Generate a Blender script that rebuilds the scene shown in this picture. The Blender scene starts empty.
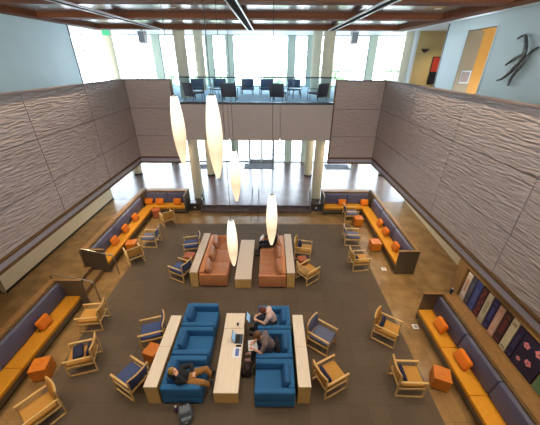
import bpy, bmesh, math, random
from mathutils import Vector, Matrix
random.seed(7)
sc = bpy.context.scene
COL = sc.collection
R = math.radians

# ------------------------------------------------------------------ materials
def lin(c):
    c = c / 255.0
    return c / 12.92 if c <= 0.04045 else ((c + 0.055) / 1.055) ** 2.4
def rgb(r, g, b): return (lin(r), lin(g), lin(b), 1)

def mat(name, col, rough=0.6, metal=0.0, spec=0.5, var=0.0, vscale=8.0, bump=0.0, bscale=60.0, stretch=(1, 1, 1), emit=None, estr=0, coat=0):
    m = bpy.data.materials.new(name); m.use_nodes = True
    nt = m.node_tree; b = nt.nodes['Principled BSDF']
    b.inputs['Base Color'].default_value = col
    b.inputs['Roughness'].default_value = rough
    b.inputs['Metallic'].default_value = metal
    b.inputs['Specular IOR Level'].default_value = spec
    if coat: b.inputs['Coat Weight'].default_value = coat
    if emit:
        b.inputs['Emission Color'].default_value = emit
        b.inputs['Emission Strength'].default_value = estr
    if var or bump:
        tc = nt.nodes.new('ShaderNodeTexCoord'); mp = nt.nodes.new('ShaderNodeMapping')
        mp.inputs['Scale'].default_value = stretch
        nt.links.new(tc.outputs['Object'], mp.inputs['Vector'])
    if var:
        n = nt.nodes.new('ShaderNodeTexNoise'); n.inputs['Scale'].default_value = vscale; n.inputs['Detail'].default_value = 5
        nt.links.new(mp.outputs['Vector'], n.inputs['Vector'])
        r = nt.nodes.new('ShaderNodeValToRGB')
        r.color_ramp.elements[0].position = 0.3; r.color_ramp.elements[1].position = 0.7
        r.color_ramp.elements[0].color = tuple(c * (1 - var) for c in col[:3]) + (1,)
        r.color_ramp.elements[1].color = tuple(min(1, c * (1 + var)) for c in col[:3]) + (1,)
        nt.links.new(n.outputs['Fac'], r.inputs['Fac']); nt.links.new(r.outputs['Color'], b.inputs['Base Color'])
    if bump:
        n2 = nt.nodes.new('ShaderNodeTexNoise'); n2.inputs['Scale'].default_value = bscale; n2.inputs['Detail'].default_value = 3
        nt.links.new(mp.outputs['Vector'], n2.inputs['Vector'])
        bp = nt.nodes.new('ShaderNodeBump'); bp.inputs['Strength'].default_value = bump; bp.inputs['Distance'].default_value = 0.02
        nt.links.new(n2.outputs['Fac'], bp.inputs['Height']); nt.links.new(bp.outputs['Normal'], b.inputs['Normal'])
    return m

def glass_mat(name, tint, refl=1.0):
    m = bpy.data.materials.new(name); m.use_nodes = True; nt = m.node_tree
    nt.nodes.remove(nt.nodes['Principled BSDF']); out = nt.nodes['Material Output']
    t = nt.nodes.new('ShaderNodeBsdfTransparent'); t.inputs['Color'].default_value = tint
    g = nt.nodes.new('ShaderNodeBsdfGlossy'); g.inputs['Roughness'].default_value = 0.03
    f = nt.nodes.new('ShaderNodeFresnel'); f.inputs['IOR'].default_value = 1.45
    mx = nt.nodes.new('ShaderNodeMixShader')
    nt.links.new(f.outputs[0], mx.inputs[0]); nt.links.new(t.outputs[0], mx.inputs[1]); nt.links.new(g.outputs[0], mx.inputs[2])
    nt.links.new(mx.outputs[0], out.inputs['Surface'])
    return m

def ripple_mat(name, col, axis):
    # sculpted plaster panel: wavy, nearly horizontal ripples
    m = mat(name, col, rough=0.38, spec=0.55); nt = m.node_tree; b = nt.nodes['Principled BSDF']
    tc = nt.nodes.new('ShaderNodeTexCoord'); mp = nt.nodes.new('ShaderNodeMapping')
    mp.inputs['Scale'].default_value = (1, 0.95, 8.0) if axis == 'Y' else (0.95, 1, 8.0)
    nt.links.new(tc.outputs['Object'], mp.inputs['Vector'])
    n = nt.nodes.new('ShaderNodeTexNoise'); n.inputs['Scale'].default_value = 3.3; n.inputs['Detail'].default_value = 0.6
    n.inputs['Distortion'].default_value = 0.35
    nt.links.new(mp.outputs['Vector'], n.inputs['Vector'])
    bp = nt.nodes.new('ShaderNodeBump'); bp.inputs['Strength'].default_value = 1.0; bp.inputs['Distance'].default_value = 0.07
    nt.links.new(n.outputs['Fac'], bp.inputs['Height']); nt.links.new(bp.outputs['Normal'], b.inputs['Normal'])
    return m

def tile_mat(name, col, size, rough, var=0.25, gap=0.006, bump=0.02, vs=3.0):
    m = mat(name, col, rough=rough, var=var, vscale=vs, bump=bump, bscale=8); nt = m.node_tree; b = nt.nodes['Principled BSDF']
    tc = nt.nodes.new('ShaderNodeTexCoord')
    br = nt.nodes.new('ShaderNodeTexBrick'); br.offset = 0.0
    br.inputs['Scale'].default_value = 1.0; br.inputs['Brick Width'].default_value = size; br.inputs['Row Height'].default_value = size
    br.inputs['Mortar Size'].default_value = gap
    br.inputs['Color1'].default_value = (1, 1, 1, 1); br.inputs['Color2'].default_value = (0.86, 0.86, 0.86, 1); br.inputs['Mortar'].default_value = (0.6, 0.6, 0.6, 1)
    nt.links.new(tc.outputs['Object'], br.inputs['Vector'])
    old = b.inputs['Base Color'].links[0].from_socket
    mx = nt.nodes.new('ShaderNodeMixRGB'); mx.blend_type = 'MULTIPLY'; mx.inputs[0].default_value = 1
    nt.links.new(old, mx.inputs[1]); nt.links.new(br.outputs['Color'], mx.inputs[2]); nt.links.new(mx.outputs[0], b.inputs['Base Color'])
    return m

M = {}
M['carpet'] = tile_mat('carpet_tiles', rgb(102, 87, 71), 0.5, 0.95, 0.16, 0.004, 0.0, 40)
M['stone'] = tile_mat('brown_stone', rgb(152, 120, 78), 0.9, 0.23, 0.24, 0.004, 0.02, 2.2)
M['lobby'] = tile_mat('lobby_stone', rgb(112, 97, 98), 0.75, 0.24, 0.16, 0.005, 0.015, 2.2)
M['lobby'].node_tree.nodes['Principled BSDF'].inputs['Specular IOR Level'].default_value = 0.3
M['mat'] = mat('entrance_matting', rgb(70, 76, 84), 0.85, var=0.1, vscale=60)
M['ripple_s'] = ripple_mat('rippled_plaster_side', rgb(194, 174, 164), 'Y')
M['ripple_b'] = ripple_mat('rippled_plaster_back', rgb(194, 168, 152), 'X')
M['joint'] = mat('panel_joint', rgb(70, 60, 54), 0.8)
M['trimwood'] = mat('dark_oak_trim', rgb(118, 84, 48), 0.6, spec=0.3, var=0.2, vscale=4, stretch=(1, 0.3, 8))
M['cap'] = mat('wall_cap', rgb(128, 110, 102), 0.5)
M['ledge'] = mat('grey_reveal', rgb(176, 168, 174), 0.5)
M['cream'] = mat('cream_paint', rgb(226, 212, 180), 0.6, var=0.02, vscale=2)
M['fascia'] = mat('fascia_paint', rgb(198, 174, 156), 0.6, var=0.02, vscale=2)
M['pale'] = mat('daylit_white_paint', rgb(196, 210, 210), 0.5, var=0.02, vscale=1.5)  # white wall with the cool tint of daylight put into its colour
M['white'] = mat('white_paint', rgb(232, 234, 234), 0.6)
M['ochrewall'] = mat('ochre_paint', rgb(214, 186, 128), 0.6)
M['goldwall'] = mat('gold_paint', rgb(150, 104, 34), 0.6)
M['taupe'] = mat('taupe_paint', rgb(112, 100, 82), 0.6)
M['base'] = mat('black_baseboard', rgb(36, 33, 30), 0.5)
M['ceilpanel'] = mat('polished_ceiling', rgb(140, 134, 134), 0.2, spec=1.0)
M['beam'] = mat('beam_wood', rgb(128, 72, 40), 0.65, spec=0.25, var=0.18, vscale=3, stretch=(0.2, 4, 4))
M['column'] = mat('column_plaster', rgb(226, 214, 184), 0.55)
M['black'] = mat('black_metal', rgb(30, 29, 28), 0.4)
M['blackmatte'] = mat('matte_black', rgb(44, 42, 42), 0.95, spec=0.1)
M['granite'] = mat('dark_granite', rgb(66, 58, 54), 0.22, var=0.25, vscale=30)
M['steel'] = mat('brushed_steel', rgb(168, 160, 148), 0.3, metal=1)
M['darksteel'] = mat('dark_rail', rgb(60, 58, 58), 0.35, metal=0.8)
M['alum'] = mat('white_aluminium', rgb(238, 240, 242), 0.3)
M['mullion'] = mat('window_mullion', rgb(150, 160, 166), 0.5)
M['pier'] = mat('green_grey_pier', rgb(196, 210, 196), 0.4)
M['glass'] = glass_mat('window_glass', (0.97, 0.99, 1, 1))
M['railglass'] = glass_mat('balustrade_glass', (0.82, 0.92, 0.97, 1))
M['lightwood'] = mat('maple_wood', rgb(222, 182, 116), 0.4, var=0.12, vscale=5, stretch=(1, 8, 1))
M['tabletop'] = mat('bleached_maple_top', rgb(238, 222, 200), 0.38, var=0.06, vscale=4, stretch=(10, 0.7, 1))
M['tableside'] = mat('oak_side', rgb(222, 176, 104), 0.45, var=0.12, vscale=4, stretch=(1, 1, 10))
M['weave'] = mat('beige_top', rgb(216, 196, 176), 0.5, var=0.06, vscale=40)
M['orangewood'] = mat('orange_cherry', rgb(206, 116, 26), 0.38, var=0.14, vscale=6, stretch=(1, 6, 1))
M['redwood'] = mat('red_cherry', rgb(188, 102, 58), 0.4, var=0.12, vscale=6, stretch=(1, 6, 1))
M['walnut'] = mat('banquette_wood', rgb(112, 84, 50), 0.5, var=0.2, vscale=4, stretch=(3, 3, 1))
M['capwood'] = mat('banquette_cap', rgb(144, 108, 64), 0.5, var=0.15, vscale=3, stretch=(3, 3, 1))
M['panelgrey'] = mat('banquette_end_laminate', rgb(104, 90, 72), 0.5, var=0.08, vscale=10)
M['nosing'] = mat('step_nosing', rgb(104, 78, 64), 0.4)
M['toekick'] = mat('toe_kick', rgb(48, 42, 40), 0.6)
M['gold'] = mat('golden_fabric', rgb(208, 140, 24), 0.85, var=0.07, vscale=30, bump=0.05, bscale=200)
M['indigo'] = mat('indigo_vinyl', rgb(92, 94, 120), 0.45, var=0.06, vscale=5)
M['pillow'] = mat('orange_pillow', rgb(226, 120, 14), 0.85, var=0.07, vscale=30)
M['ochre'] = mat('ochre_upholstery', rgb(200, 146, 68), 0.9, var=0.08, vscale=40)
M['navy'] = mat('navy_upholstery', rgb(72, 86, 132), 0.9, var=0.12, vscale=60)
M['greyblue'] = mat('grey_blue_upholstery', rgb(104, 110, 138), 0.9, var=0.12, vscale=60)
M['darknavy'] = mat('dark_navy_cushion', rgb(36, 40, 72), 0.85, var=0.15, vscale=40)
M['blue'] = mat('blue_club_fabric', rgb(42, 104, 156), 0.85, var=0.06, vscale=20, bump=0.05, bscale=150)
M['bluedark'] = mat('blue_back_cushion', rgb(36, 92, 142), 0.85, var=0.08, vscale=20)
M['leather'] = mat('tan_leather', rgb(206, 134, 84), 0.5, var=0.08, vscale=6)
M['leather2'] = mat('tan_leather_cushion', rgb(176, 116, 78), 0.5, var=0.1, vscale=6)
M['lamp'] = mat('glowing_fabric_shade', rgb(150, 130, 105), 0.8, emit=(1.0, 0.78, 0.52, 1), estr=1.25)
_nt = M['lamp'].node_tree; _tc = _nt.nodes.new('ShaderNodeTexCoord'); _sx = _nt.nodes.new('ShaderNodeSeparateXYZ'); _cr = _nt.nodes.new('ShaderNodeValToRGB')
_nt.links.new(_tc.outputs['Generated'], _sx.inputs[0]); _nt.links.new(_sx.outputs['Z'], _cr.inputs[0])      # the bulb sits low in the shade
for _p, _c in ((0.0, (0.85, 0.68, 0.46, 1)), (0.35, (1.0, 0.9, 0.72, 1)), (0.6, (0.98, 0.82, 0.6, 1)), (1.0, (0.72, 0.5, 0.3, 1))):
    _e = _cr.color_ramp.elements.new(_p) if _p not in (0.0, 1.0) else _cr.color_ramp.elements[int(_p)]
    _e.color = _c
_nt.links.new(_cr.outputs[0], _nt.nodes['Principled BSDF'].inputs['Emission Color'])
M['bulb'] = mat('downlight_lens', (1, 1, 1, 1), 0.5, emit=(1, 0.82, 0.56, 1), estr=9)
M['brownchair'] = mat('brown_balcony_vinyl', rgb(84, 58, 58), 0.5)
M['bluechair'] = mat('slate_balcony_vinyl', rgb(56, 78, 108), 0.5)
M['upcarpet'] = mat('pale_blue_carpet', rgb(196, 210, 222), 0.9, var=0.06, vscale=20)
M['skin'] = mat('skin_tone', rgb(224, 170, 140), 0.55)
M['blackcloth'] = mat('black_cloth', rgb(30, 31, 36), 0.9)
M['greycloth'] = mat('grey_brown_cloth', rgb(120, 106, 104), 0.9)
M['pinkcloth'] = mat('pale_pink_cloth', rgb(220, 190, 182), 0.9)
M['vest'] = mat('charcoal_cloth', rgb(52, 56, 68), 0.9)
M['khaki'] = mat('khaki_trousers', rgb(158, 112, 58), 0.9)
M['denim'] = mat('dark_denim', rgb(38, 44, 62), 0.9)
M['redhair'] = mat('auburn_hair', rgb(112, 54, 34), 0.6, var=0.3, vscale=60)
M['brownhair'] = mat('streaked_brown_hair', rgb(110, 72, 42), 0.6, var=0.5, vscale=25)
M['blondhair'] = mat('sandy_hair', rgb(164, 124, 50), 0.6, var=0.25, vscale=40)
M['darkhair'] = mat('dark_brown_hair', rgb(74, 42, 30), 0.6, var=0.25, vscale=40)
M['shoe'] = mat('black_shoe', rgb(26, 26, 30), 0.6)
M['pinkshoe'] = mat('pale_pink_shoe', rgb(206, 164, 158), 0.7)
M['sole'] = mat('pale_sole', rgb(206, 206, 214), 0.7)
M['paper'] = mat('white_paper', rgb(240, 240, 244), 0.8)
M['print'] = mat('blue_printed_block', rgb(96, 126, 190), 0.8)
M['laptopgrey'] = mat('laptop_grey', rgb(64, 74, 88), 0.4)
M['keys'] = mat('laptop_keys', rgb(24, 24, 28), 0.6)
M['screen'] = mat('lit_screen', rgb(120, 160, 190), 0.3, emit=(0.45, 0.68, 0.9, 1), estr=0.45)
M['packgrey'] = mat('grey_pack_nylon', rgb(112, 122, 134), 0.85, var=0.12, vscale=20)
M['packdark'] = mat('maroon_black_pack', rgb(44, 32, 38), 0.85, var=0.2, vscale=20)
M['purple'] = mat('purple_bottle', rgb(90, 60, 130), 0.3)
M['brick'] = mat('pale_exterior_block', rgb(200, 194, 186), 0.8)
M['leaf'] = mat('hazy_tree_leaf', rgb(150, 172, 134), 0.8, var=0.3, vscale=3)  # leaf green paled: outdoor haze is put into the colour
M['bark'] = mat('tree_bark', rgb(92, 76, 62), 0.9)
M['plaza'] = mat('plaza_concrete', rgb(190, 188, 182), 0.8, var=0.08, vscale=1)
M['bronze'] = mat('driftwood_bronze', rgb(110, 106, 102), 0.4, metal=0.7, var=0.3, vscale=20)
M['green'] = mat('green_sign_face', rgb(20, 150, 96), 0.4, emit=(0.05, 0.6, 0.35, 1), estr=0.5)
M['red'] = mat('red_paint', rgb(190, 60, 40), 0.6)

# ------------------------------------------------------------------ mesh builder
class MB:
    def __init__(self): self.bm = bmesh.new(); self.mi = 0
    def _tag(self, n0): pass
    def part(self, mi):       # faces made so far keep their slot; later ones get slot mi
        self.old = set(self.bm.faces); self.mi = mi; return self
    def close(self):
        if self.mi:
            for f in self.bm.faces:
                if f not in self.old: f.material_index = self.mi
    def box(self, x0, x1, y0, y1, z0, z1, bev=0.0, seg=2, T=None):
        n0 = len(self.bm.faces)
        r = bmesh.ops.create_cube(self.bm, size=1.0)
        vs = r['verts']
        for v in vs:
            v.co = Vector(((x0 + x1) / 2 + v.co.x * (x1 - x0), (y0 + y1) / 2 + v.co.y * (y1 - y0), (z0 + z1) / 2 + v.co.z * (z1 - z0)))
        if bev:
            es = list({e for v in vs for e in v.link_edges})
            r2 = bmesh.ops.bevel(self.bm, geom=es, offset=bev, segments=seg, affect='EDGES', profile=0.5)
            vs = list({v for f in r2['faces'] for v in f.verts} | {v for v in vs if v.is_valid})
        if T is not None:
            for v in vs: v.co = T @ v.co
        return self
    def tube(self, pts, r, seg=8, closed=False, radii=None):
        pts = [Vector(p) for p in pts]; n = len(pts); rings = []; n0 = len(self.bm.faces)
        up = None
        for i, p in enumerate(pts):
            if closed: t = (pts[(i + 1) % n] - pts[i - 1])
            else: t = pts[min(i + 1, n - 1)] - pts[max(i - 1, 0)]
            t.normalize()
            if up is None: up = Vector((0, 0, 1)) if abs(t.z) < 0.9 else Vector((1, 0, 0))
            a = t.cross(up)
            if a.length < 1e-4: a = t.cross(Vector((0, 1, 0)))
            a.normalize(); b = a.cross(t).normalized(); up = b
            rr = radii[i] if radii else r
            rings.append([self.bm.verts.new(p + a * (rr * math.cos(2 * math.pi * k / seg)) + b * (rr * math.sin(2 * math.pi * k / seg))) for k in range(seg)])
        m = n if closed else n - 1
        for i in range(m):
            A, B = rings[i], rings[(i + 1) % n]
            for k in range(seg): self.bm.faces.new((A[k], A[(k + 1) % seg], B[(k + 1) % seg], B[k]))
        if not closed:
            self.bm.faces.new(rings[0][::-1]); self.bm.faces.new(rings[-1])
        self._tag(n0); return self
    def bar(self, p, q, w, h, side=(0, 1, 0)):
        p, q = Vector(p), Vector(q); t = (q - p).normalized(); s = Vector(side)
        u = t.cross(s).normalized(); s = u.cross(t).normalized(); n0 = len(self.bm.faces)
        vs = []
        for c in (p, q):
            for a, b in ((-1, -1), (1, -1), (1, 1), (-1, 1)):
                vs.append(self.bm.verts.new(c + s * (a * w / 2) + u * (b * h / 2)))
        for f in ((3, 2, 1, 0), (4, 5, 6, 7), (0, 1, 5, 4), (1, 2, 6, 5), (2, 3, 7, 6), (3, 0, 4, 7)):
            self.bm.faces.new([vs[k] for k in f])
        self._tag(n0); return self
    def lathe(self, prof, c=(0, 0, 0), seg=24):
        n0 = len(self.bm.faces); rings = []
        for r, z in prof:
            rings.append([self.bm.verts.new((c[0] + max(r, 1e-4) * math.cos(2 * math.pi * k / seg), c[1] + max(r, 1e-4) * math.sin(2 * math.pi * k / seg), c[2] + z)) for k in range(seg)])
        for A, B in zip(rings, rings[1:]):
            for k in range(seg): self.bm.faces.new((A[k], A[(k + 1) % seg], B[(k + 1) % seg], B[k]))
        self.bm.faces.new(rings[0][::-1]); self.bm.faces.new(rings[-1]); self._tag(n0); return self
    def prism(self, poly, z0, z1):
        n0 = len(self.bm.faces)
        a = [self.bm.verts.new((x, y, z0)) for x, y in poly]; b = [self.bm.verts.new((x, y, z1)) for x, y in poly]
        n = len(poly); self.bm.faces.new(a[::-1]); self.bm.faces.new(b)
        for i in range(n): self.bm.faces.new((a[i], a[(i + 1) % n], b[(i + 1) % n], b[i]))
        self._tag(n0); return self
    def hexa(self, p):      # 8 corner points: bottom 4, top 4
        n0 = len(self.bm.faces); v = [self.bm.verts.new(q) for q in p]
        for f in ((3, 2, 1, 0), (4, 5, 6, 7), (0, 1, 5, 4), (1, 2, 6, 5), (2, 3, 7, 6), (3, 0, 4, 7)): self.bm.faces.new([v[k] for k in f])
        self._tag(n0); return self
    def ell(self, c, r, T=None, sub=2):
        n0 = len(self.bm.faces)
        g = bmesh.ops.create_icosphere(self.bm, subdivisions=sub, radius=1.0)
        for v in g['verts']:
            p = Vector((v.co.x * r[0], v.co.y * r[1], v.co.z * r[2]))
            if T is not None: p = T @ p
            v.co = p + Vector(c)
        self._tag(n0); return self
    def grid_shell(self, fn, nu, nv, th):
        # closed curved slab: fn(u,v) -> point, offset by th along fn normal vector given as second value
        n0 = len(self.bm.faces); F, B = [], []
        for i in range(nu + 1):
            F.append([]); B.append([])
            for j in range(nv + 1):
                p, n = fn(i / nu, j / nv); p, n = Vector(p), Vector(n).normalized()
                e = min(1, 4 * min(i / nu, 1 - i / nu) + 0.35) * min(1, 4 * min(j / nv, 1 - j / nv) + 0.35)
                F[-1].append(self.bm.verts.new(p + n * th / 2 * e)); B[-1].append(self.bm.verts.new(p - n * th / 2 * e))
        for i in range(nu):
            for j in range(nv):
                self.bm.faces.new((F[i][j], F[i + 1][j], F[i + 1][j + 1], F[i][j + 1]))
                self.bm.faces.new((B[i][j + 1], B[i + 1][j + 1], B[i + 1][j], B[i][j]))
        for i in range(nu):
            self.bm.faces.new((F[i][0], B[i][0], B[i + 1][0], F[i + 1][0])); self.bm.faces.new((F[i + 1][nv], B[i + 1][nv], B[i][nv], F[i][nv]))
        for j in range(nv):
            self.bm.faces.new((F[0][j + 1], B[0][j + 1], B[0][j], F[0][j])); self.bm.faces.new((F[nu][j], B[nu][j], B[nu][j + 1], F[nu][j + 1]))
        self._tag(n0); return self
    def build(self, name, mats, parent=None, smooth=False, origin=None):
        bm = self.bm; self.close()
        bmesh.ops.recalc_face_normals(bm, faces=bm.faces[:])
        if origin is not None:
            if origin == 'base':
                xs = [v.co for v in bm.verts]
                origin = Vector(((min(v.x for v in xs) + max(v.x for v in xs)) / 2, (min(v.y for v in xs) + max(v.y for v in xs)) / 2, min(v.z for v in xs)))
            for v in bm.verts: v.co -= Vector(origin)
        me = bpy.data.meshes.new(name); bm.to_mesh(me); bm.free()
        for m in (mats if isinstance(mats, (list, tuple)) else [mats]): me.materials.append(m)
        if smooth:
            me.polygons.foreach_set('use_smooth', [True] * len(me.polygons))
            if smooth != 'all':
                try: me.set_sharp_from_angle(angle=R(smooth if smooth is not True else 40))
                except Exception: pass
        o = bpy.data.objects.new(name, me); COL.objects.link(o)
        if origin is not None: o.location = origin
        if parent is not None: o.parent = parent
        return o

def box(*a, **k): return MB().box(*a, **k)
def struct(o): o['kind'] = 'structure'; return o
def tag(o, label, cat, group=None):
    o['label'] = label; o['category'] = cat
    if group: o['group'] = group
    return o
def thing(name, label, cat, loc=(0, 0, 0), rz=0.0, group=None):
    o = bpy.data.objects.new(name, None); COL.objects.link(o)
    o.location = loc; o.rotation_euler = (0, 0, rz); o.empty_display_size = 0.1
    return tag(o, label, cat, group)
def copy_tree(o, parent=None):
    c = o.copy(); COL.objects.link(c)
    if parent is not None: c.parent = parent
    for ch in list(o.children): copy_tree(ch, c)
    return c

# ------------------------------------------------------------------ the place
XL, XR = -6.45, 5.05         # faces of the rippled atrium walls
OL, OR_ = -9.43, 8.05        # outer walls of the aisles
YB = 13.6                    # balcony edge
YW = 22.5                    # window wall
F1, F2 = 0.32, 6.02          # lobby floor, upper floor

# floors
struct(box(-5.95, 4.25, -4, 12.95, -0.05, 0.0).build('floor_carpet', M['carpet']))
sb = MB(); sb.box(-7.9, 9.6, -4, 12.0, -0.1, -0.006); sb.box(-7.9, 5.92, 12.0, 15.1, -0.1, -0.006)
struct(sb.build('floor_stone', M['stone']))
lf = MB(); lf.box(-16, OR_ + 6, 15.1, YW + 0.1, -0.1, F1); lf.box(-3.95, 2.35, 14.55, 15.1, -0.1, F1)
struct(lf.build('floor_lobby', M['lobby']))
af = MB(); af.box(-16, -7.47, -4, 15.1, -0.1, F1); af.box(-7.47, -7.2, 7.4, 8.95, -0.1, F1)
struct(af.build('floor_aisle_left', M['stone']))
rp = MB(); rp.hexa([(5.92, 9.4, -0.1), (OR_ + .1, 9.4, -0.1), (OR_ + .1, 15.1, -0.1), (5.92, 15.1, -0.1),
                    (5.92, 9.4, -0.004), (OR_ + .1, 9.4, -0.004), (OR_ + .1, 15.1, F1), (5.92, 15.1, F1)])
struct(rp.build('floor_ramp_right', M['stone']))
struct(box(-3.95, 2.35, 14.18, 14.56, -0.05, 0.16).build('floor_step_front', M['lobby']))
struct(box(-7.2, -6.8, 7.4, 8.95, -0.05, 0.16).build('floor_step_left', M['stone']))
# nosing strips of the steps
for nm, b in (('trim_step_upper', (-3.95, 2.35, 14.53, 14.575, 0.285, F1 + 0.004)), ('trim_step_lower', (-3.95, 2.35, 14.16, 14.205, 0.125, 0.164)),
              ('trim_step_left_upper', (-7.235, -7.185, 7.4, 8.95, 0.285, F1 + 0.004)), ('trim_step_left_lower', (-6.835, -6.785, 7.4, 8.95, 0.125, 0.164))):
    struct(box(*b).build(nm, M['nosing']))

# rippled walls: separate panels over a dark joint backing, one mesh per wall
ZR = [3.47, 4.5, 5.75, 6.92]; YS = [-4, -0.6, 2.2, 5.0, 7.8, 10.6, 13.6]
def ripple_side(name, x, s):
    b = MB(); g = 0.01
    for y0, y1 in zip(YS, YS[1:]):
        for z0, z1 in zip(ZR, ZR[1:]):
            b.box(*sorted((x, x + s * 0.05)), y0 + g, y1 - g, z0 + g, z1 - g, bev=0.006, seg=1)
    b.part(1).box(*sorted((x + s * 0.04, x + s * 0.18)), -4, 13.72, 3.16, 6.92)
    return struct(b.build(name, [M['ripple_s'], M['joint']]))
ripple_side('wall_left', XL, -1); ripple_side('wall_right', XR, 1)
def ripple_back(name, x0, x1):
    b = MB(); g = 0.009
    for z0, z1 in zip(ZR, ZR[1:]): b.box(x0 + g, x1 - g, YB, YB + 0.05, z0 + g, z1 - g, bev=0.006, seg=1)
    b.part(1).box(x0 - (0.17 if x0 == XL else 0), x1 + (0.17 if x1 == XR else 0), YB + 0.04, YB + 0.14, 3.16, 6.92)
    return struct(b.build(name, [M['ripple_b'], M['joint']]))
ripple_back('wall_back_left', XL, -4.45); ripple_back('wall_back_right', 2.9, XR)
def trims(suffix, x0, x1, y0, y1, sx, sy):
    def o(d): return (x0 - (d if sx < 0 else 0), x1 + (d if sx > 0 else 0), y0 - (d if sy < 0 else 0), y1)
    for nm, z0, z1, d, m in (('trim_upper_', 3.395, 3.47, 0.03, 'trimwood'), ('trim_reveal_', 3.235, 3.395, 0.01, 'ledge'), ('trim_lower_', 3.15, 3.235, 0.025, 'trimwood'), ('trim_cap_', 6.92, 6.965, 0.04, 'cap')):
        a = o(d); struct(box(a[0], a[1], a[2], a[3], z0, z1).build(nm + suffix, M[m]))
trims('left', XL - 0.18, XL, -4, 13.55, 1, 0)
trims('right', XR, XR + 0.18, -4, 13.55, -1, 0)
trims('back_left', XL - 0.18, -4.45, YB, YB + 0.14, 0, -1)
trims('back_right', 2.9, XR + 0.18, YB, YB + 0.14, 0, -1)
# jambs at the ends of the back walls
struct(box(-4.45, -4.41, YB - 0.03, YB + 0.16, 3.15, 6.97).build('trim_jamb_left', M['trimwood']))
struct(box(2.86, 2.90, YB - 0.03, YB + 0.16, 3.15, 6.97).build('trim_jamb_right', M['trimwood']))

# upper floor slabs (soffits of the aisles, lobby ceiling)
struct(box(OL, XL - 0.19, -4, 13.74, 3.18, F2).build('ceiling_aisle_left', M['cream']))
struct(box(XR + 0.19, OR_, -4, 13.74, 3.18, F2).build('ceiling_aisle_right', M['cream']))
struct(box(-16, 14, 13.76, YW + 0.1, 4.36, F2 - 0.02).build('ceiling_lobby', M['white']))
struct(box(-16, 14, 13.66, YW, F2 - 0.02, F2).build('floor_upper', M['upcarpet']))
fb = MB()
for a, b_ in ((-4.40, -1.99), (-1.97, 0.44), (0.46, 2.85)): fb.box(a, b_, YB, YB + 0.08, 4.30, 5.93, bev=0.004, seg=1)
struct(fb.build('wall_balcony_fascia', M['fascia']))
struct(box(-4.40, 2.85, YB - 0.03, YB + 0.12, 5.93, 6.03).build('trim_balcony_edge', M['darksteel']))

# outer walls
ol = MB(); ol.box(OL - 0.2, OL, 7.5, 15.26, F1, 3.18); ol.box(-13, OL - 0.2, 7.5, 7.7, F1, 3.18)
struct(ol.build('wall_aisle_left', M['cream']))
struct(box(OL, OL + 0.02, 7.48, 15.27, F1, F1 + 0.09).build('baseboard_left', M['base']))
struct(box(-13, OL - 0.2, 7.48, 7.5, F1, F1 + 0.09).build('baseboard_left_end', M['base']))
struct(box(-16, OL, -4, 13.74, 3.18, F2).build('ceiling_side_hall', M['cream']))
struct(box(OR_, OR_ + 0.2, -4, 15.3, -0.1, 3.18).build('wall_aisle_right', M['cream']))
struct(box(OR_ - 0.02, OR_, -4, 9.4, 0.0, 0.09).build('baseboard_right', M['base']))
struct(box(OL - 0.2, OL, -4, 15.5, F2, 9.25).build('wall_upper_left', M['pale']))
struct(box(OL - 0.22, OL + 0.02, 15.46, 15.54, F2, 9.2).build('trim_upper_left', M['black']))
ur = MB(); ur.box(OR_, OR_ + 0.2, -4, 11.95, F2, 9.25); ur.box(OR_, OR_ + 0.2, 13.65, 15.2, F2, 9.25); ur.box(OR_, OR_ + 0.2, 11.95, 13.65, 8.82, 9.25)
struct(ur.build('wall_upper_right', M['pale']))
struct(box(OR_ - 0.02, OR_ + 0.22, 15.18, 15.24, F2, 9.2).build('trim_upper_right', M['black']))
dj = MB(); dj.box(OR_ - 0.02, OR_ + 0.22, 11.89, 11.95, F2, 8.88); dj.box(OR_ - 0.02, OR_ + 0.22, 11.95, 13.65, 8.82, 8.88)
struct(dj.build('trim_doorway_right', M['pale']))
struct(box(OR_ + 0.005, OR_ + 0.2, 13.62, 13.65, F2, 8.82).build('trim_doorway_reveal', M['taupe']))
# passage behind the doorway
struct(box(OR_ + 0.2, 8.72, 13.66, 13.9, F2, 8.82).build('wall_passage_near', M['taupe']))
struct(box(8.72, 13.9, 13.9, 14.0, F2, 9.25).build('wall_passage_back', M['goldwall']))
struct(box(11.9, 12.0, 11.0, 13.9, F2, 9.25).build('wall_passage_side', M['ochrewall']))
struct(box(OR_ + 0.2, 13.9, 11.0, 13.9, 9.0, 9.1).build('ceiling_passage', M['white']))
struct(box(OR_ + 0.2, 13.9, 10.9, 11.0, F2, 9.25).build('wall_passage_front', M['ochrewall']))
# hall beyond the right wall
struct(box(8.45, 13.9, 19.0, 19.2, F2, 9.22).build('wall_hall_right', M['ochrewall']))
struct(box(8.3, 8.45, 18.9, 19.25, F2, 9.22).build('wall_hall_pier', M['white']))
# side and rear closures of the building
for nm, a in (('wall_lobby_left', (-16.1, -16, -4, YW, 0, 9.4)), ('wall_lobby_right', (13.9, 14.1, 9, YW, 0, 9.4)), ('wall_front', (-16, 14, -4.2, -4, -0.1, 6.6))):
    struct(box(*a).build(nm, M['cream']))
struct(box(OL, OR_, -4, -0.4, 5.2, F2).build('floor_opposite_balcony', M['upcarpet']))

rw = MB()  # unseen rear window wall, added to bring daylight onto the upper walls
for i in range(9):
    x = OL + i * (OR_ - OL) / 8; rw.box(x - 0.06, x + 0.06, -4.15, -4.05, 6.6, 9.05)
rw.box(OL, OR_, -4.15, -4.05, 6.6, 6.7); rw.box(OL, OR_, -4.15, -4.05, 8.9, 9.05)
wo = struct(rw.build('window_90', M['mullion'])); box(OL, OR_, -4.11, -4.09, 6.7, 8.9).build('pane', M['glass'], wo)
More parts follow.
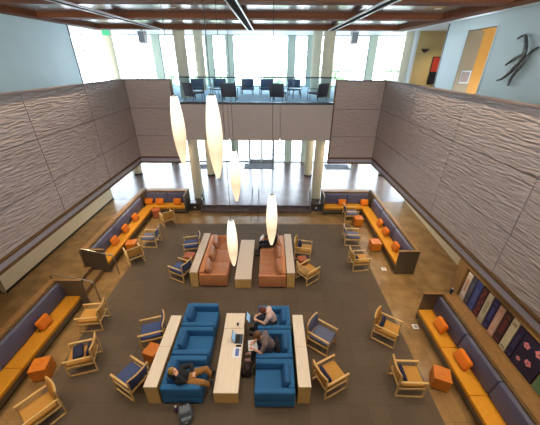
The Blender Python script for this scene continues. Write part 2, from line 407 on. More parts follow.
# ceilings
CL_, CR_ = -7.3, 5.45
struct(box(CL_, CR_, -4, 13.8, 8.92, 9.05).build('ceiling', M['ceilpanel']))
struct(box(-16, 14, 13.85, YW + 0.1, 9.22, 9.35).build('ceiling_lounge', M['white']))
struct(box(OL - 0.2, CL_, -4, 13.85, 9.22, 9.35).build('ceiling_corridor_left', M['white']))
struct(box(CR_, OR_ + 0.2, -4, 13.85, 9.22, 9.35).build('ceiling_corridor_right', M['white']))
for i, y in enumerate((13.85, 10.53, 7.75, 5.0, 2.2, -0.6)):
    struct(box(CL_ + 0.4, CR_ - 0.4, y - 0.5, y, 8.79, 9.25 if i == 0 else 8.93).build('beam', M['beam']))
for nm, a in (('beam_left', (CL_, CL_ + 0.4)), ('beam_right', (CR_ - 0.4, CR_))):
    struct(box(a[0], a[1], -4, 13.85, 8.78, 9.25).build(nm, M['beam']))

# columns
def column(x, y, z0):
    o = MB().lathe([(0.275, z0), (0.275, 9.22)], (x, y, 0), 40).build('column', M['column'], smooth=True)
    struct(o)
    r = MB().lathe([(0.295, z0), (0.295, z0 + 0.1), (0.277, z0 + 0.11)], (x, y, 0), 40).build('column_base', M['black'], o, smooth=True)
for x, y in ((-4.3, 15.45), (2.74, 15.45), (-4.3, 19.4), (2.74, 19.4), (-9.67, 19.5), (8.2, 19.5)): column(x, y, F1)

# window wall, both storeys: each bay is one window (frame + panes)
def window(n, x0, x1, z0, z1, transoms, mull=()):
    f = MB(); w = 0.06
    f.box(x0, x0 + w, YW - 0.05, YW + 0.05, z0, z1); f.box(x1 - w, x1, YW - 0.05, YW + 0.05, z0, z1)
    f.box(x0 + w, x1 - w, YW - 0.05, YW + 0.05, z0, z0 + w); f.box(x0 + w, x1 - w, YW - 0.05, YW + 0.05, z1 - w, z1)
    for t in transoms: f.box(x0 + w, x1 - w, YW - 0.04, YW + 0.04, t - 0.03, t + 0.03)
    for mx in mull: f.box(mx - 0.025, mx + 0.025, YW - 0.04, YW + 0.04, z0 + w, z1 - w)
    o = struct(f.build('window_%d' % n, M['mullion']))
    box(x0 + w, x1 - w, YW - 0.006, YW + 0.006, z0 + w, z1 - w).build('pane', M['glass'], o)
    return o
piers = [(-16, -15.7), (-11.6, -11.1), (-8.15, -7.65), (-4.5, -4.05), (-3.1, -2.65), (1.2, 1.65), (2.55, 2.95), (6.75, 7.25), (9.9, 10.4), (13.7, 13.9)]
n = 1
for (a, b), (c, d) in zip(piers, piers[1:]):
    w = c - b; k = max(1, round(w / 1.6)); ml = [b + w * j / k for j in range(1, k)]
    window(n, b, c, F2, 9.22, (7.05, 8.24), ml); n += 1
for i, (a, b) in enumerate(piers):
    struct(box(a, b, YW - 0.12, YW + 0.12, F1, 9.22).build('wall_pier', M['pier'] if 1 < i < 8 else M['white']))
gb = [(-15.7, -11.6), (-11.1, -8.15), (-7.65, -4.5), (-4.05, -3.1), (1.65, 2.55), (2.95, 6.75), (7.25, 9.9), (10.4, 13.7)]
for a, b in gb:
    w = b - a; k = max(1, round(w / 1.6)); window(n, a, b, F1, 4.36, (0.95, 3.0), [a + w * j / k for j in range(1, k)]); n += 1
window(n, -2.65, 1.2, 3.1, 4.36, (), (-0.725,)); n += 1
for i, (a, b) in enumerate(((-2.65, -1.7), (0.25, 1.2))):
    window(n, a, b, F1, 3.1, (0.95,)); n += 1
for i, (a, b) in enumerate(((-1.7, -0.73), (-0.72, 0.25))):
    f = MB(); w = 0.08
    f.box(a, a + w, YW - 0.03, YW + 0.03, F1 + .01, 3.1); f.box(b - w, b, YW - 0.03, YW + 0.03, F1 + .01, 3.1)
    f.box(a + w, b - w, YW - 0.03, YW + 0.03, F1 + .01, F1 + 0.22); f.box(a + w, b - w, YW - 0.03, YW + 0.03, 3.0, 3.1)
    o = struct(f.build('door_%d' % (i + 1), M['mullion']))
    box(a + w, b - w, YW - 0.006, YW + 0.006, F1 + 0.22, 3.0).build('pane', M['glass'], o)
    MB().tube([(a + 0.1, YW - 0.09, 1.35), (b - 0.1, YW - 0.09, 1.35)], 0.02).build('push_bar', M['darksteel'], o)

# outdoors
struct(box(-60, 60, YW + 0.12, 75, 0.1, 0.3).build('ground_plaza', M['plaza']))
def tree(x, y, h, r, label):
    t = thing('tree', label, 'tree', (x, y, 0.3), group='trees outside the windows')
    MB().tube([(0, 0, 0), (0.05, 0.02, h * 0.3), (0, 0, h * 0.6)], 0.16, 8, radii=[0.2, 0.15, 0.1]).build('trunk', M['bark'], t, smooth=True)
    c = MB()
    for k in range(26):
        u = Vector((random.gauss(0, 1), random.gauss(0, 1), random.gauss(0, 1))).normalized() * (random.random() ** 0.4)
        c.ell((u.x * r, u.y * r, h * 0.62 + u.z * h * 0.34), [r * random.uniform(0.22, 0.36)] * 3, sub=2)
    for v in c.bm.verts: v.co += Vector((random.uniform(-1, 1), random.uniform(-1, 1), random.uniform(-1, 1))) * r * 0.07
    c.build('crown', M['leaf'], t)
for i, (x, y, h, r) in enumerate(((-16, 44, 7.2, 2.6), (-8.6, 48, 6.6, 2.4), (1.5, 52, 6.4, 2.3), (9.5, 46, 6.9, 2.5), (18, 43, 7.4, 2.7))):
    tree(x, y, h, r, 'leafy tree outside, ' + ['behind the far left upper windows', 'behind the left column', 'behind the middle of the window wall', 'behind the right column', 'behind the far right upper windows'][i])

# ------------------------------------------------------------------ balcony
bal = thing('glass_balustrade', 'glass balustrade with dark handrail along the balcony edge', 'balustrade', (0, 0, 0))
xs = [-4.38, -2.6, -0.8, 1.0, 2.83]
for a, b in zip(xs, xs[1:]): box(a + 0.01, b - 0.01, YB + 0.02, YB + 0.035, 6.03, 7.02).build('glass_panel', M['railglass'], bal)
box(-4.40, 2.85, YB - 0.005, YB + 0.055, 7.02, 7.07, bev=0.01).build('handrail', M['black'], bal)

def lounge_chair_master(fab):
    t = bpy.data.objects.new('balcony_chair', None); COL.objects.link(t); t.empty_display_size = 0.1
    box(-0.28, 0.33, -0.31, 0.31, 0.30, 0.39, bev=0.03, seg=3).build('seat', fab, t, smooth=True)
    def fn(u, v): y = -0.35 + 0.70 * u; z = 0.2 + 0.58 * v; return (-0.27 - 0.10 * v - 0.04 * (1 - (2 * u - 1) ** 2), y, z), (1, 0, 0.17)
    MB().grid_shell(fn, 8, 6, 0.07).build('backrest', fab, t, smooth=True)
    for s in (-1, 1):
        MB().tube([(0.33, s * 0.33, 0), (0.32, s * 0.34, 0.53), (0.28, s * 0.34, 0.56), (-0.28, s * 0.34, 0.55)], 0.015, 8).build('armrest', M['black'], t, smooth=True)
        MB().tube([(0.22, s * 0.27, 0.31), (0.25, s * 0.28, 0.0)], 0.014).build('leg', M['black'], t)
        MB().tube([(-0.22, s * 0.28, 0.31), (-0.34, s * 0.30, 0.0)], 0.014).build('leg', M['black'], t)
    return t
bc = lounge_chair_master(M['brownchair']); bc2 = lounge_chair_master(M['bluechair']); used = set()
for (x, y, a, f, lab) in ((-3.6, 14.25, 52, 0, 'dark brown balcony chair turned sideways beside the left column, behind the glass'),
                          (-1.92, 14.16, 90, 0, 'dark brown balcony chair, back to the glass, second from the left'),
                          (0.36, 14.18, 72, 0, 'dark brown balcony chair, back to the glass, right of the middle'),
                          (2.2, 14.25, 128, 0, 'dark balcony chair turned left at the right end of the glass'),
                          (-4.05, 16.9, -80, 1, 'slate blue balcony chair in the back row, nearest the left column'),
                          (-2.85, 16.9, -90, 1, 'slate blue balcony chair in the back row, second from left'),
                          (-1.3, 17.0, -90, 1, 'slate blue balcony chair in the middle of the back row'),
                          (-0.25, 16.9, -95, 1, 'slate blue balcony chair in the back row, second from right'),
                          (1.3, 16.9, -90, 1, 'slate blue balcony chair in the back row, nearest the right column')):
    src = bc2 if f else bc
    o = src if f not in used else copy_tree(src); used.add(f)
    o.location = (x, y, F2); o.rotation_euler = (0, 0, R(a)); tag(o, lab, 'chair', 'lounge chairs on the balcony')
def balcony_table(x, y, lab):
    t = thing('balcony_table', lab, 'table', (x, y, F2), group='low tables on the balcony')
    MB().lathe([(0.32, 0.46), (0.33, 0.475), (0.32, 0.49)], seg=32).build('tabletop', M['darksteel'], t, smooth=True)
    for k in range(3):
        a = k * 2.094; MB().tube([(0.2 * math.cos(a), 0.2 * math.sin(a), 0.46), (0.27 * math.cos(a), 0.27 * math.sin(a), 0)], 0.012).build('leg', M['darksteel'], t)
balcony_table(-2.75, 14.75, 'small round dark balcony table between the two left chairs')
balcony_table(1.22, 14.95, 'small round dark balcony table between the two right chairs')

# ------------------------------------------------------------------ ceiling fittings
for i, (x, lab) in enumerate(((-4.47, 'left one of the three linear ceiling tracks'), (-0.82, 'middle one of the three linear ceiling tracks'), (2.42, 'right one of the three linear ceiling tracks'))):
    t = thing('ceiling_track', 'twin-railed white ' + lab, 'light track', (x, 4.5, 8.79), group='linear tracks under the ceiling')
    for s in (-1, 1): box(s * 0.11 - 0.014, s * 0.11 + 0.014, -8.3, 9.0, -0.04, 0.0).build('rail', M['alum'], t)
    box(-0.095, 0.095, -8.3, 9.0, -0.02, 0.0).build('tray', M['blackmatte'], t)
for x, y, lab in ((-5.05, 13.0, 'white boxy loudspeaker hung under the ceiling near the left column'), (3.2, 12.75, 'white boxy loudspeaker hung under the ceiling near the right column')):
    t = thing('ceiling_speaker', lab, 'loudspeaker', (x, y, 8.79), group='loudspeakers under the ceiling')
    box(-0.14, 0.14, -0.14, 0.14, -0.52, -0.1, bev=0.02).build('cabinet', M['alum'], t, smooth=True)
    box(-0.11, 0.11, -0.148, -0.138, -0.48, -0.14).build('grille', M['mullion'], t)
    MB().tube([(0, 0, -0.1), (0, 0, 0)], 0.02).build('bracket', M['black'], t)

PL = [(-1.93, 6.03, 7.06, 'upper left pendant lamp with long glowing spindle shade, in front of the left column'),
      (-0.955, 4.85, 7.20, 'pendant lamp with long glowing spindle shade, the nearest and largest'),
      (-0.92, 6.97, 5.69, 'pendant lamp with glowing spindle shade above the lobby steps, the farthest'),
      (-0.975, 6.05, 4.19, 'lowest pendant lamp with glowing spindle shade, over the left leather sofa'),
      (0.04, 5.97, 4.94, 'pendant lamp with glowing spindle shade, rightmost, in front of the seated person in black')]
for x, y, zt, lab in PL:
    t = thing('pendant_lamp', lab, 'lamp', (x, y, zt - 1.4), group='spindle pendant lamps')
    prof = []
    for k in range(25):
        s = k / 24; r = 0.135 * (math.sin(math.pi * (0.04 + 0.80 * s) ** 0.92)) ** 0.8
        prof.append((r, 1.4 * s))
    prof = [(0.012, -0.005)] + prof
    MB().lathe(prof, seg=28).build('shade', M['lamp'], t, smooth='all')
    MB().lathe([(0.05, 1.395), (0.05, 1.41), (0.012, 1.43)], seg=16).build('cap', M['steel'], t, smooth=True)
    MB().tube([(0, 0, 1.42), (0, 0, 8.93 - (zt - 1.4))], 0.006, 6).build('cable', M['black'], t)
    MB().lathe([(0.06, 8.90 - zt + 1.4), (0.06, 8.93 - zt + 1.4)], seg=16).build('ceiling_canopy', M['steel'], t, smooth=True)

def downlight(x, y, z, lab, grp, power, col=(1, 0.80, 0.54), size=120):
    t = thing('downlight', lab, 'light', (x, y, z), group=grp)
    MB().lathe([(0.07, -0.012), (0.09, -0.012), (0.09, 0.0), (0.07, 0.0)], seg=20).build('ring', M['alum'], t, smooth=True)
    MB().lathe([(0.068, -0.008), (0.068, -0.002)], seg=20).build('lens', M['bulb'], t)
    l = bpy.data.lights.new('downlight_beam', 'SPOT'); l.energy = power; l.color = col; l.spot_size = R(size); l.spot_blend = 0.8; l.shadow_soft_size = 0.07
    lo = bpy.data.objects.new('downlight_beam', l); COL.objects.link(lo); lo.location = (0, 0, -0.03); lo.parent = t
P_AISLE, P_CEIL = 165, 310
for y in (1.5, 4.0, 6.5, 9.0, 11.5, 13.2):
    downlight(-7.0, y, 3.18, 'recessed warm downlight in the soffit over the left banquettes', 'downlights in the left soffit', P_AISLE * (0.6 if y < 8 else 1.0))
    downlight(5.62, y, 3.18, 'recessed warm downlight in the soffit over the right banquettes', 'downlights in the right soffit', P_AISLE * (0.6 if y < 8 else 1.0))
for y in (-2, 1.0, 3.7, 6.4, 9.1):
    for x in (-6.0, -2.6, 0.9, 4.4):
        downlight(x, y, 8.93, 'recessed warm downlight between the ceiling beams', 'downlights in the atrium ceiling', P_CEIL * (0.7 if y < 5 else 1.0), (1, 0.84, 0.64), 100)
downlight(9.9, 17.6, 9.22, 'recessed warm downlight above the ochre hall wall', 'hall downlights', 260)
downlight(10.2, 12.6, 9.0, 'recessed warm downlight in the passage behind the doorway', 'passage downlights', 40)
for x, y in ((-5.1, 14.7), (3.5, 14.7), (-5.1, 18.3), (3.5, 18.3)):
    downlight(x, y, 4.36, 'recessed warm downlight under the lobby ceiling beside a column', 'downlights of the lobby ceiling', 150)
t = thing('security_camera', 'small dark dome camera on the balcony fascia', 'camera', (-0.82, YB, 4.55))
MB().lathe([(0.02, -0.05), (0.055, -0.03), (0.07, 0.0)], seg=16).build('dome', M['black'], t, smooth=True)
box(-0.08, 0.08, -0.075, 0.0, 0.0, 0.03).build('mount', M['alum'], t)

# exit sign, sconce, painting, sculpture
t = thing('hanging_sign', 'small green sign hung under the ceiling in front of the left upper windows', 'sign', (-9.05, 18.2, 9.22))
box(-0.2, 0.2, -0.03, 0.03, -0.36, -0.1, bev=0.01).build('panel', M['green'], t); MB().tube([(0, 0, -0.1), (0, 0, 0)], 0.012).build('stem', M['alum'], t)
t = thing('wall_sconce', 'dark half bowl wall sconce on the ochre hall wall', 'lamp', (8.95, 19.0, 8.3))
MB().lathe([(0.04, -0.16), (0.16, -0.08), (0.24, 0.02), (0.22, 0.02)], (0, -0.12, 0), 20).build('bowl', M['darksteel'], t, smooth=True); box(-0.05, 0.05, -0.06, 0, -0.15, 0.0).build('bracket', M['darksteel'], t)
t = thing('framed_painting', 'tall red and dark framed painting on the ochre hall wall', 'painting', (9.85, 18.96, 6.45))
box(-0.3, 0.3, -0.02, 0.03, 0, 1.5).build('frame', M['black'], t); box(-0.26, 0.26, -0.028, -0.02, 0.7, 1.46).build('upper_panel', M['red'], t); box(-0.26, 0.26, -0.028, -0.02, 0.04, 0.7).build('lower_panel', M['blackcloth'], t)
t = thing('wall_plaque', 'small pale plaque on the gold passage wall seen through the doorway', 'plaque', (8.45, 13.65, 6.85))
box(-0.22, 0.22, -0.03, 0, 0, 0.5).build('frame', M['mullion'], t); box(-0.17, 0.17, -0.036, -0.03, 0.05, 0.45).build('face', M['greycloth'], t)
t = thing('wall_sculpture', 'curling driftwood-like metal sculpture on the pale upper right wall', 'sculpture', (7.97, 10.3, 7.6))
def sc_tube(pts, r0, r1, nm):
    P = [Vector((0.03 * math.sin(i * 1.7), y - 10.3, z - 7.6)) for i, (y, z) in enumerate(pts)]
    Q = []
    for i in range(len(P) - 1):
        a, b, c, d = P[max(i - 1, 0)], P[i], P[i + 1], P[min(i + 2, len(P) - 1)]
        for k in range(5):
            u = k / 5; Q.append(0.5 * ((2 * b) + (c - a) * u + (2 * a - 5 * b + 4 * c - d) * u * u + (3 * b - 3 * c + d - a) * u ** 3))
    Q.append(P[-1]); m = len(Q)
    MB().tube(Q, 0.03, 8, radii=[r0 + (r1 - r0) * abs(2 * i / (m - 1) - 1) for i in range(m)]).build(nm, M['bronze'], t, smooth=True)
sc_tube([(10.70, 8.36), (10.52, 8.44), (10.35, 8.34), (10.17, 8.02), (10.26, 7.70), (10.45, 7.45), (10.71, 7.2), (10.95, 7.12)], 0.07, 0.03, 'spine')
sc_tube([(9.74, 8.08), (10.0, 7.95), (10.09, 7.65), (10.25, 7.38), (10.38, 7.18), (10.40, 6.98)], 0.06, 0.03, 'branch')
sc_tube([(10.82, 7.6), (10.55, 7.8), (10.25, 7.92)], 0.05, 0.03, 'branch')
sc_tube([(10.6, 7.35), (10.4, 7.62), (10.22, 7.8)], 0.05, 0.03, 'branch')
MB().tube([(0.08, 0, 0), (0, 0, 0.05)], 0.015).build('wall_pin', M['bronze'], t)

# ------------------------------------------------------------------ banquettes
def banq_run(t, axis, f, bk, a0, a1, sgn, seats, outer):
    """one straight run. axis 'Y': runs along Y, seat front at x=f, seat back at x=bk, outer face at x=outer"""
    def B(u0, u1, v0, v1, z0, z1, **k):
        u0, u1 = sorted((u0, u1)); v0, v1 = sorted((v0, v1))
        return box(u0, u1, v0, v1, z0, z1, **k) if axis == 'Y' else box(v0, v1, u0, u1, z0, z1, **k)
    d = sgn
    B(f + d * 0.10, bk, a0, a1, 0.0, 0.12).build('toe_kick', M['toekick'], t)
    B(f + d * 0.03, bk, a0, a1, 0.12, 0.31).build('plinth', M['panelgrey'], t)
    n = len(seats) - 1
    for s0, s1 in zip(seats, seats[1:]):
        B(f, bk, s0 + 0.004, s1 - 0.004, 0.31, 0.45, bev=0.03, seg=3).build('seat_cushion', M['gold'], t, smooth=True)
        o = B(bk - d * 0.06, bk + d * 0.10, s0 + 0.006, s1 - 0.006, 0.46, 1.03, bev=0.04, seg=3)
        for v in o.bm.verts:
            sh = d * 0.07 * (v.co.z - 0.46) / 0.57
            if axis == 'Y': v.co.x += sh
            else: v.co.y += sh
        o.build('back_cushion', M['indigo'], t, smooth=True)
    B(bk + d * 0.11, outer, a0, a1, 0.0, 1.09).build('back_panel', M['walnut'], t)
    B(bk + d * 0.16, outer + d * 0.01, a0, a1, 1.09, 1.12, bev=0.005).build('top_cap', M['capwood'], t)
bl = thing('corner_banquette', 'L-shaped golden banquette with indigo back in the far left corner of the sunken lounge', 'banquette', (0, 0, 0))
banq_run(bl, 'Y', -6.92, -7.10, 9.06, 15.06, -1, [9.06, 11.05, 13.05, 14.5], -7.46) if False else None
def L_banq(t, fx, bx, ox, d, fy, by, oy, y0, xe, ys, xs):
    banq_run(t, 'Y', fx, bx, y0, oy, d, ys, ox)
    banq_run(t, 'X', fy, by, min(xe, bx), max(xe, bx), 1, xs, oy)
L_banq(bl, -6.58, -7.10, -7.46, -1, 14.02, 14.58, 15.08, 9.06, -4.78, [9.06, 10.9, 12.6, 14.0], [-7.05, -5.9, -4.78])
br_ = thing('corner_banquette', 'L-shaped golden banquette with indigo back in the far right corner of the sunken lounge', 'banquette', (0, 0, 0))
L_banq(br_, 5.14, 5.66, 5.90, 1, 14.02, 14.58, 15.08, 9.06, 3.02, [9.06, 10.9, 12.6, 14.0], [3.02, 4.4, 5.6])
def end_panel(t, x0, x1, y0, y1, lab=None):
    box(x0, x1, y0, y1, 0, 1.12, bev=0.004, seg=1).build('end_panel', M['panelgrey'], t)
    box(x0 - 0.01, x1 + 0.01, y0 - 0.01, y1 + 0.01, 1.12, 1.135).build('end_panel_cap', M['capwood'], t)
end_panel(bl, -7.47, -6.56, 9.0, 9.06); end_panel(br_, 5.10, 5.91, 9.0, 9.06)
end_panel(bl, -4.78, -4.75, 14.0, 15.09); end_panel(br_, 2.98, 3.02, 14.0, 15.09)
fl = thing('straight_banquette', 'long golden banquette with indigo back at the left foreground beside the steps', 'banquette', (0, 0, 0))
banq_run(fl, 'Y', -6.60, -7.12, 0.6, 7.24, -1, [0.6, 2.6, 4.6, 7.24], -7.46)
end_panel(fl, -7.47, -6.40, 7.24, 7.30)
fr = thing('straight_banquette', 'long golden banquette with indigo back at the right foreground under the spine posters', 'banquette', (0, 0, 0))
banq_run(fr, 'Y', 4.94, 5.44, 0.6, 6.72, 1, [0.6, 2.3, 3.98, 5.3, 6.72], 5.98)
end_panel(fr, 4.98, 5.98, 6.72, 6.78)

# loose orange pillows
def pillow(name, x, y, z, rz, tilt, w, h, th, m, lab, grp, cat='pillow'):
    b = MB().box(-th / 2, th / 2, -w / 2, w / 2, 0, h, bev=min(th, h) * 0.42, seg=4)
    T = Matrix.Rotation(tilt, 4, 'Y')
    for v in b.bm.verts: v.co = T @ v.co
    zmin = min(v.co.z for v in b.bm.verts)
    o = b.build(name, m, smooth=True); o.location = (x, y, z - zmin); o.rotation_euler = (0, 0, rz)
    return tag(o, lab, cat, grp)
# rz: direction the pillow faces
PX = [(-7.0, 5.97, 0, 'orange pillow leaning on the left foreground banquette'),
      (-6.98, 10.39, 0, 'orange pillow on the far left banquette, nearest the left steps'),
      (-6.98, 11.42, 0, 'orange pillow on the far left banquette, middle one of three along the side'),
      (-6.98, 12.53, 0, 'orange pillow on the far left banquette, closest to the corner along the side'),
      (-6.95 + .05, 14.46, -90, 'orange pillow in the corner of the far left banquette'),
      (-6.3, 14.46, -90, 'orange pillow on the far left banquette back run, second from the corner'),
      (-5.28, 14.46, -90, 'orange pillow on the far left banquette back run, near the left column'),
      (4.1, 14.46, -90, 'orange pillow on the far right banquette back run, behind a chair'),
      (5.36, 14.46, -90, 'orange pillow in the corner of the far right banquette'),
      (5.54, 12.07, 180, 'orange pillow on the far right banquette, upper one of a pair'),
      (5.54, 11.27, 180, 'orange pillow on the far right banquette, lower one of a pair'),
      (5.54, 10.06, 180, 'orange pillow on the far right banquette beside its end panel'),
      (5.32, 5.95, 180, 'orange pillow at the far end of the right foreground banquette'),
      (5.32, 4.82, 180, 'larger orange pillow halfway along the right foreground banquette')]
for i, (x, y, a, lab) in enumerate(PX):
    pillow('throw_pillow', x + 0.155 * math.cos(R(a)), y + 0.155 * math.sin(R(a)), 0.457, R(a), R(-24), 0.5 if i == 13 else 0.44, 0.34, 0.15, M['pillow'], lab, 'orange pillows on the banquettes')

# ------------------------------------------------------------------ stone piers beside the steps
def pier(x0, x1, lab):
    t = thing('step_pier', lab, 'pier', ((x0 + x1) / 2, 14.78, 0), group='granite piers beside the steps')
    w = (x1 - x0) / 2
    box(-w, w, -0.32, 0.31, 0.0, 0.42, bev=0.008, seg=1).build('block', M['granite'], t)
    box(-w - 0.01, w + 0.01, -0.335, 0.31, 0.42, 0.46, bev=0.006, seg=1).build('coping', M['granite'], t)
    T = Matrix.Translation((0, -0.325, 0.2)) @ Matrix.Rotation(R(90), 4, 'X')
    b = MB().lathe([(0.045, 0), (0.045, 0.012)], seg=16)
    for v in b.bm.verts: v.co = T @ v.co
    b.build('step_light', M['alum'], t)
pier(-4.72, -3.98, 'dark granite pier at the left end of the lobby steps')
pier(2.38, 2.93, 'dark granite pier at the right end of the lobby steps')
def rail(name, pts, r, m, lab, grp, posts=()):
    t = thing(name, lab, 'handrail', pts[0], group=grp); o0 = Vector(pts[0])
    MB().tube([Vector(p) - o0 for p in pts], r, 8).build('rail_tube', m, t, smooth=True)
    for a, b in posts: MB().tube([Vector(a) - o0, Vector(b) - o0], r * 0.9, 8).build('post', m, t)
for x, w in ((-1.03, 'left'), (-0.66, 'right')):
    rail('step_handrail', [(x, 13.3, 0.0), (x, 13.3, 0.82), (x, 13.4, 0.9), (x, 14.0, 0.95), (x, 14.7, 1.22), (x, 15.0, 1.22), (x, 15.05, 1.15), (x, 15.05, F1)], 0.014, M['darksteel'],
         'dark looped handrail in the middle of the lobby steps, ' + w + ' of the pair', 'middle handrails on the lobby steps')
for x, w in ((-3.9, 'left'), (2.3, 'right')):
    t = thing('side_handrail', 'low steel handrail plate at the ' + w + ' end of the lobby steps', 'handrail', (x, 14.2, 0), group='side handrails of the lobby steps')
    MB().hexa([(-0.01, 0.05, 0.3), (0.01, 0.05, 0.3), (0.01, 0.85, 0.55), (-0.01, 0.85, 0.55), (-0.01, 0.05, 0.85), (0.01, 0.05, 0.85), (0.01, 0.85, 1.15), (-0.01, 0.85, 1.15)]).build('plate', M['railglass'], t)
    MB().tube([(0, 0.0, 0.86), (0, 0.9, 1.18)], 0.02).build('rail_tube', M['steel'], t)
    MB().tube([(0, 0.02, 0.0), (0, 0.02, 0.87)], 0.018).build('post', M['steel'], t)
    MB().tube([(0, 0.88, F1), (0, 0.88, 1.17)], 0.018).build('post', M['steel'], t)
rail('stair_handrail', [(-7.42, 8.9, F1), (-7.42, 8.9, 1.2), (-7.32, 8.9, 1.24), (-6.22, 8.9, 0.95), (-6.14, 8.9, 0.85), (-6.14, 8.9, 0.0)], 0.02, M['steel'], 'thin steel handrail at the far side of the left steps, along the corner banquette end', 'handrails at the left steps')
rail('stair_handrail', [(-7.5, 7.42, F1), (-7.5, 7.42, 1.2), (-7.4, 7.42, 1.24), (-6.2, 7.42, 0.95), (-6.12, 7.42, 0.85), (-6.12, 7.42, 0.0)], 0.02, M['steel'], 'thin steel handrail at the near side of the left steps, along the foreground banquette end', 'handrails at the left steps')
for x0, x1, y0, y1, lab in ((-2.05, 0.32, 20.7, 21.95, 'dark entrance mat in front of the glass doors'), (-5.95, -4.75, 20.7, 21.75, 'dark entrance mat behind the left column'), (4.3, 6.2, 20.7, 21.9, 'dark entrance mat behind the right column')):
    tag(box(x0, x1, y0, y1, F1, F1 + 0.012, bev=0.004, seg=1).build('entrance_mat', M['mat'], origin='base'), lab, 'mat', 'mats in the lobby')
for x, y, lab in ((4.81, 6.39, 'small pale floor outlet plate near the foreground right banquette'), (4.80, 9.3, 'small pale floor outlet plate by the far right banquette end')):
    t = thing('floor_outlet', lab, 'outlet', (x, y, -0.006), group='floor outlets')
    box(-0.09, 0.09, -0.09, 0.09, 0.0, 0.014, bev=0.003, seg=1).build('plate', M['alum'], t); box(-0.05, 0.05, -0.05, 0.05, 0.014, 0.018).build('lid', M['steel'], t)
t = thing('drink_bottle', 'dark bottle with a white cap on the corner of the right foreground banquette', 'bottle', (5.82, 6.80 - 0.05, 1.135))
MB().lathe([(0.033, 0), (0.036, 0.01), (0.036, 0.15), (0.018, 0.19)], seg=16).build('body', M['darknavy'], t, smooth=True); MB().lathe([(0.02, 0.185), (0.02, 0.225)], seg=12).build('cap', M['alum'], t, smooth=True)

# ------------------------------------------------------------------ poster wall
struct(box(6.06, 6.4, -4, 7.12, 0, 3.14).build('wall_display', M['walnut']))
def wallframe():
    b = MB(); x0, x1 = 6.0, 6.06
    b.box(x0, x1, 0.5, 7.12, 2.2, 2.34); b.box(x0, x1, 6.72, 7.12, 1.12, 2.2)
    b.box(x0, x1, 0.5, 6.72, 1.06, 1.12)
    return struct(b.build('trim_display', M['capwood']))
wallframe()
SP = [(6.64, 6.45, (206, 192, 178), (150, 90, 70), 'pale'), (6.43, 6.25, (60, 62, 78), (120, 120, 130), 'charcoal'), (6.23, 6.0, (54, 66, 128), (90, 110, 170), 'royal blue'),
      (5.98, 5.78, (70, 34, 44), (190, 80, 50), 'dark red patterned'), (5.76, 5.57, (196, 186, 160), (150, 130, 100), 'cream'), (5.55, 5.35, (34, 32, 82), (110, 110, 170), 'deep blue'),
      (5.33, 5.14, (206, 160, 140), (230, 190, 150), 'salmon'), (5.12, 4.9, (52, 36, 36), (170, 50, 60), 'dark brown and red'), (4.88, 4.69, (204, 192, 158), (90, 70, 60), 'ivory'),
      (4.67, 4.5, (34, 30, 66), (80, 80, 120), 'navy')]
for i, (y1, y0, c, c2, nm) in enumerate(SP):
    lab = '%s book-spine poster on the right wall, %s from the far end' % (nm, ['first', 'second', 'third', 'fourth', 'fifth', 'sixth', 'seventh', 'eighth', 'ninth', 'tenth'][i])
    t = thing('poster_panel', lab, 'poster', (6.058, (y0 + y1) / 2, 1.13), group='book-spine posters')
    w = (y1 - y0) / 2
    box(-0.03, 0, -w, w, 0, 1.0 + 0.03 * ((i * 7) % 3), bev=0.004, seg=1).build('board', mat('spine_%d' % i, rgb(*c), 0.5, var=0.12, vscale=14), t)
    ink = mat('spine_ink_%d' % i, rgb(*[(p_ + q_) / 2 for p_, q_ in zip(c, c2)]), 0.5)
    if i not in (3, 8): box(-0.033, -0.029, -w * 0.45, w * 0.45, 0.3, 0.78).build('title_band', ink, t)
    if i == 3:
        for k in range(6): MB().ell((-0.03, random.uniform(-w, w) * 0.6, 0.15 + 0.14 * k), (0.004, 0.035, 0.055), sub=2).build('motif', ink, t)
    box(-0.033, -0.029, -w * 0.7, w * 0.7, 0.06, 0.13).build('lower_band', ink, t)
    if i in (7, 8, 5): box(-0.033, -0.029, -w * 0.6, w * 0.6, 0.84, 0.93).build('emblem', ink, t)
t = thing('poster_panel', 'wide dark floral poster with pink blossoms at the near end of the display wall', 'poster', (6.058, 4.17, 1.13), group='book-spine posters')
box(-0.03, 0, -0.31, 0.31, 0, 1.03, bev=0.004, seg=1).build('board', mat('floral_ground', rgb(30, 26, 56), 0.5, var=0.3, vscale=5), t)
pk = mat('blossom_pink', rgb(214, 130, 140), 0.6)
for (cy, cz, s) in ((0.16, 0.72, 0.085), (-0.14, 0.8, 0.1), (-0.05, 0.38, 0.09), (0.17, 0.25, 0.06)):
    b = MB()
    for k in range(5):
        a = k * 1.2566 + cy * 9; b.ell((-0.031, cy + s * 0.6 * math.cos(a), cz + s * 0.6 * math.sin(a)), (0.004, s * 0.42, s * 0.42), sub=2)
    b.build('blossom', pk, t)
t = thing('poster_panel', 'green and dark poster panel at the cropped right edge of the display wall', 'poster', (6.058, 3.62, 1.13), group='book-spine posters')
box(-0.03, 0, -0.2, 0.2, 0, 1.0, bev=0.004, seg=1).build('board', mat('green_board', rgb(96, 128, 92), 0.5, var=0.2, vscale=6), t); box(-0.033, -0.029, -0.15, 0.15, 0.5, 0.85).build('upper_band', M['darknavy'], t)

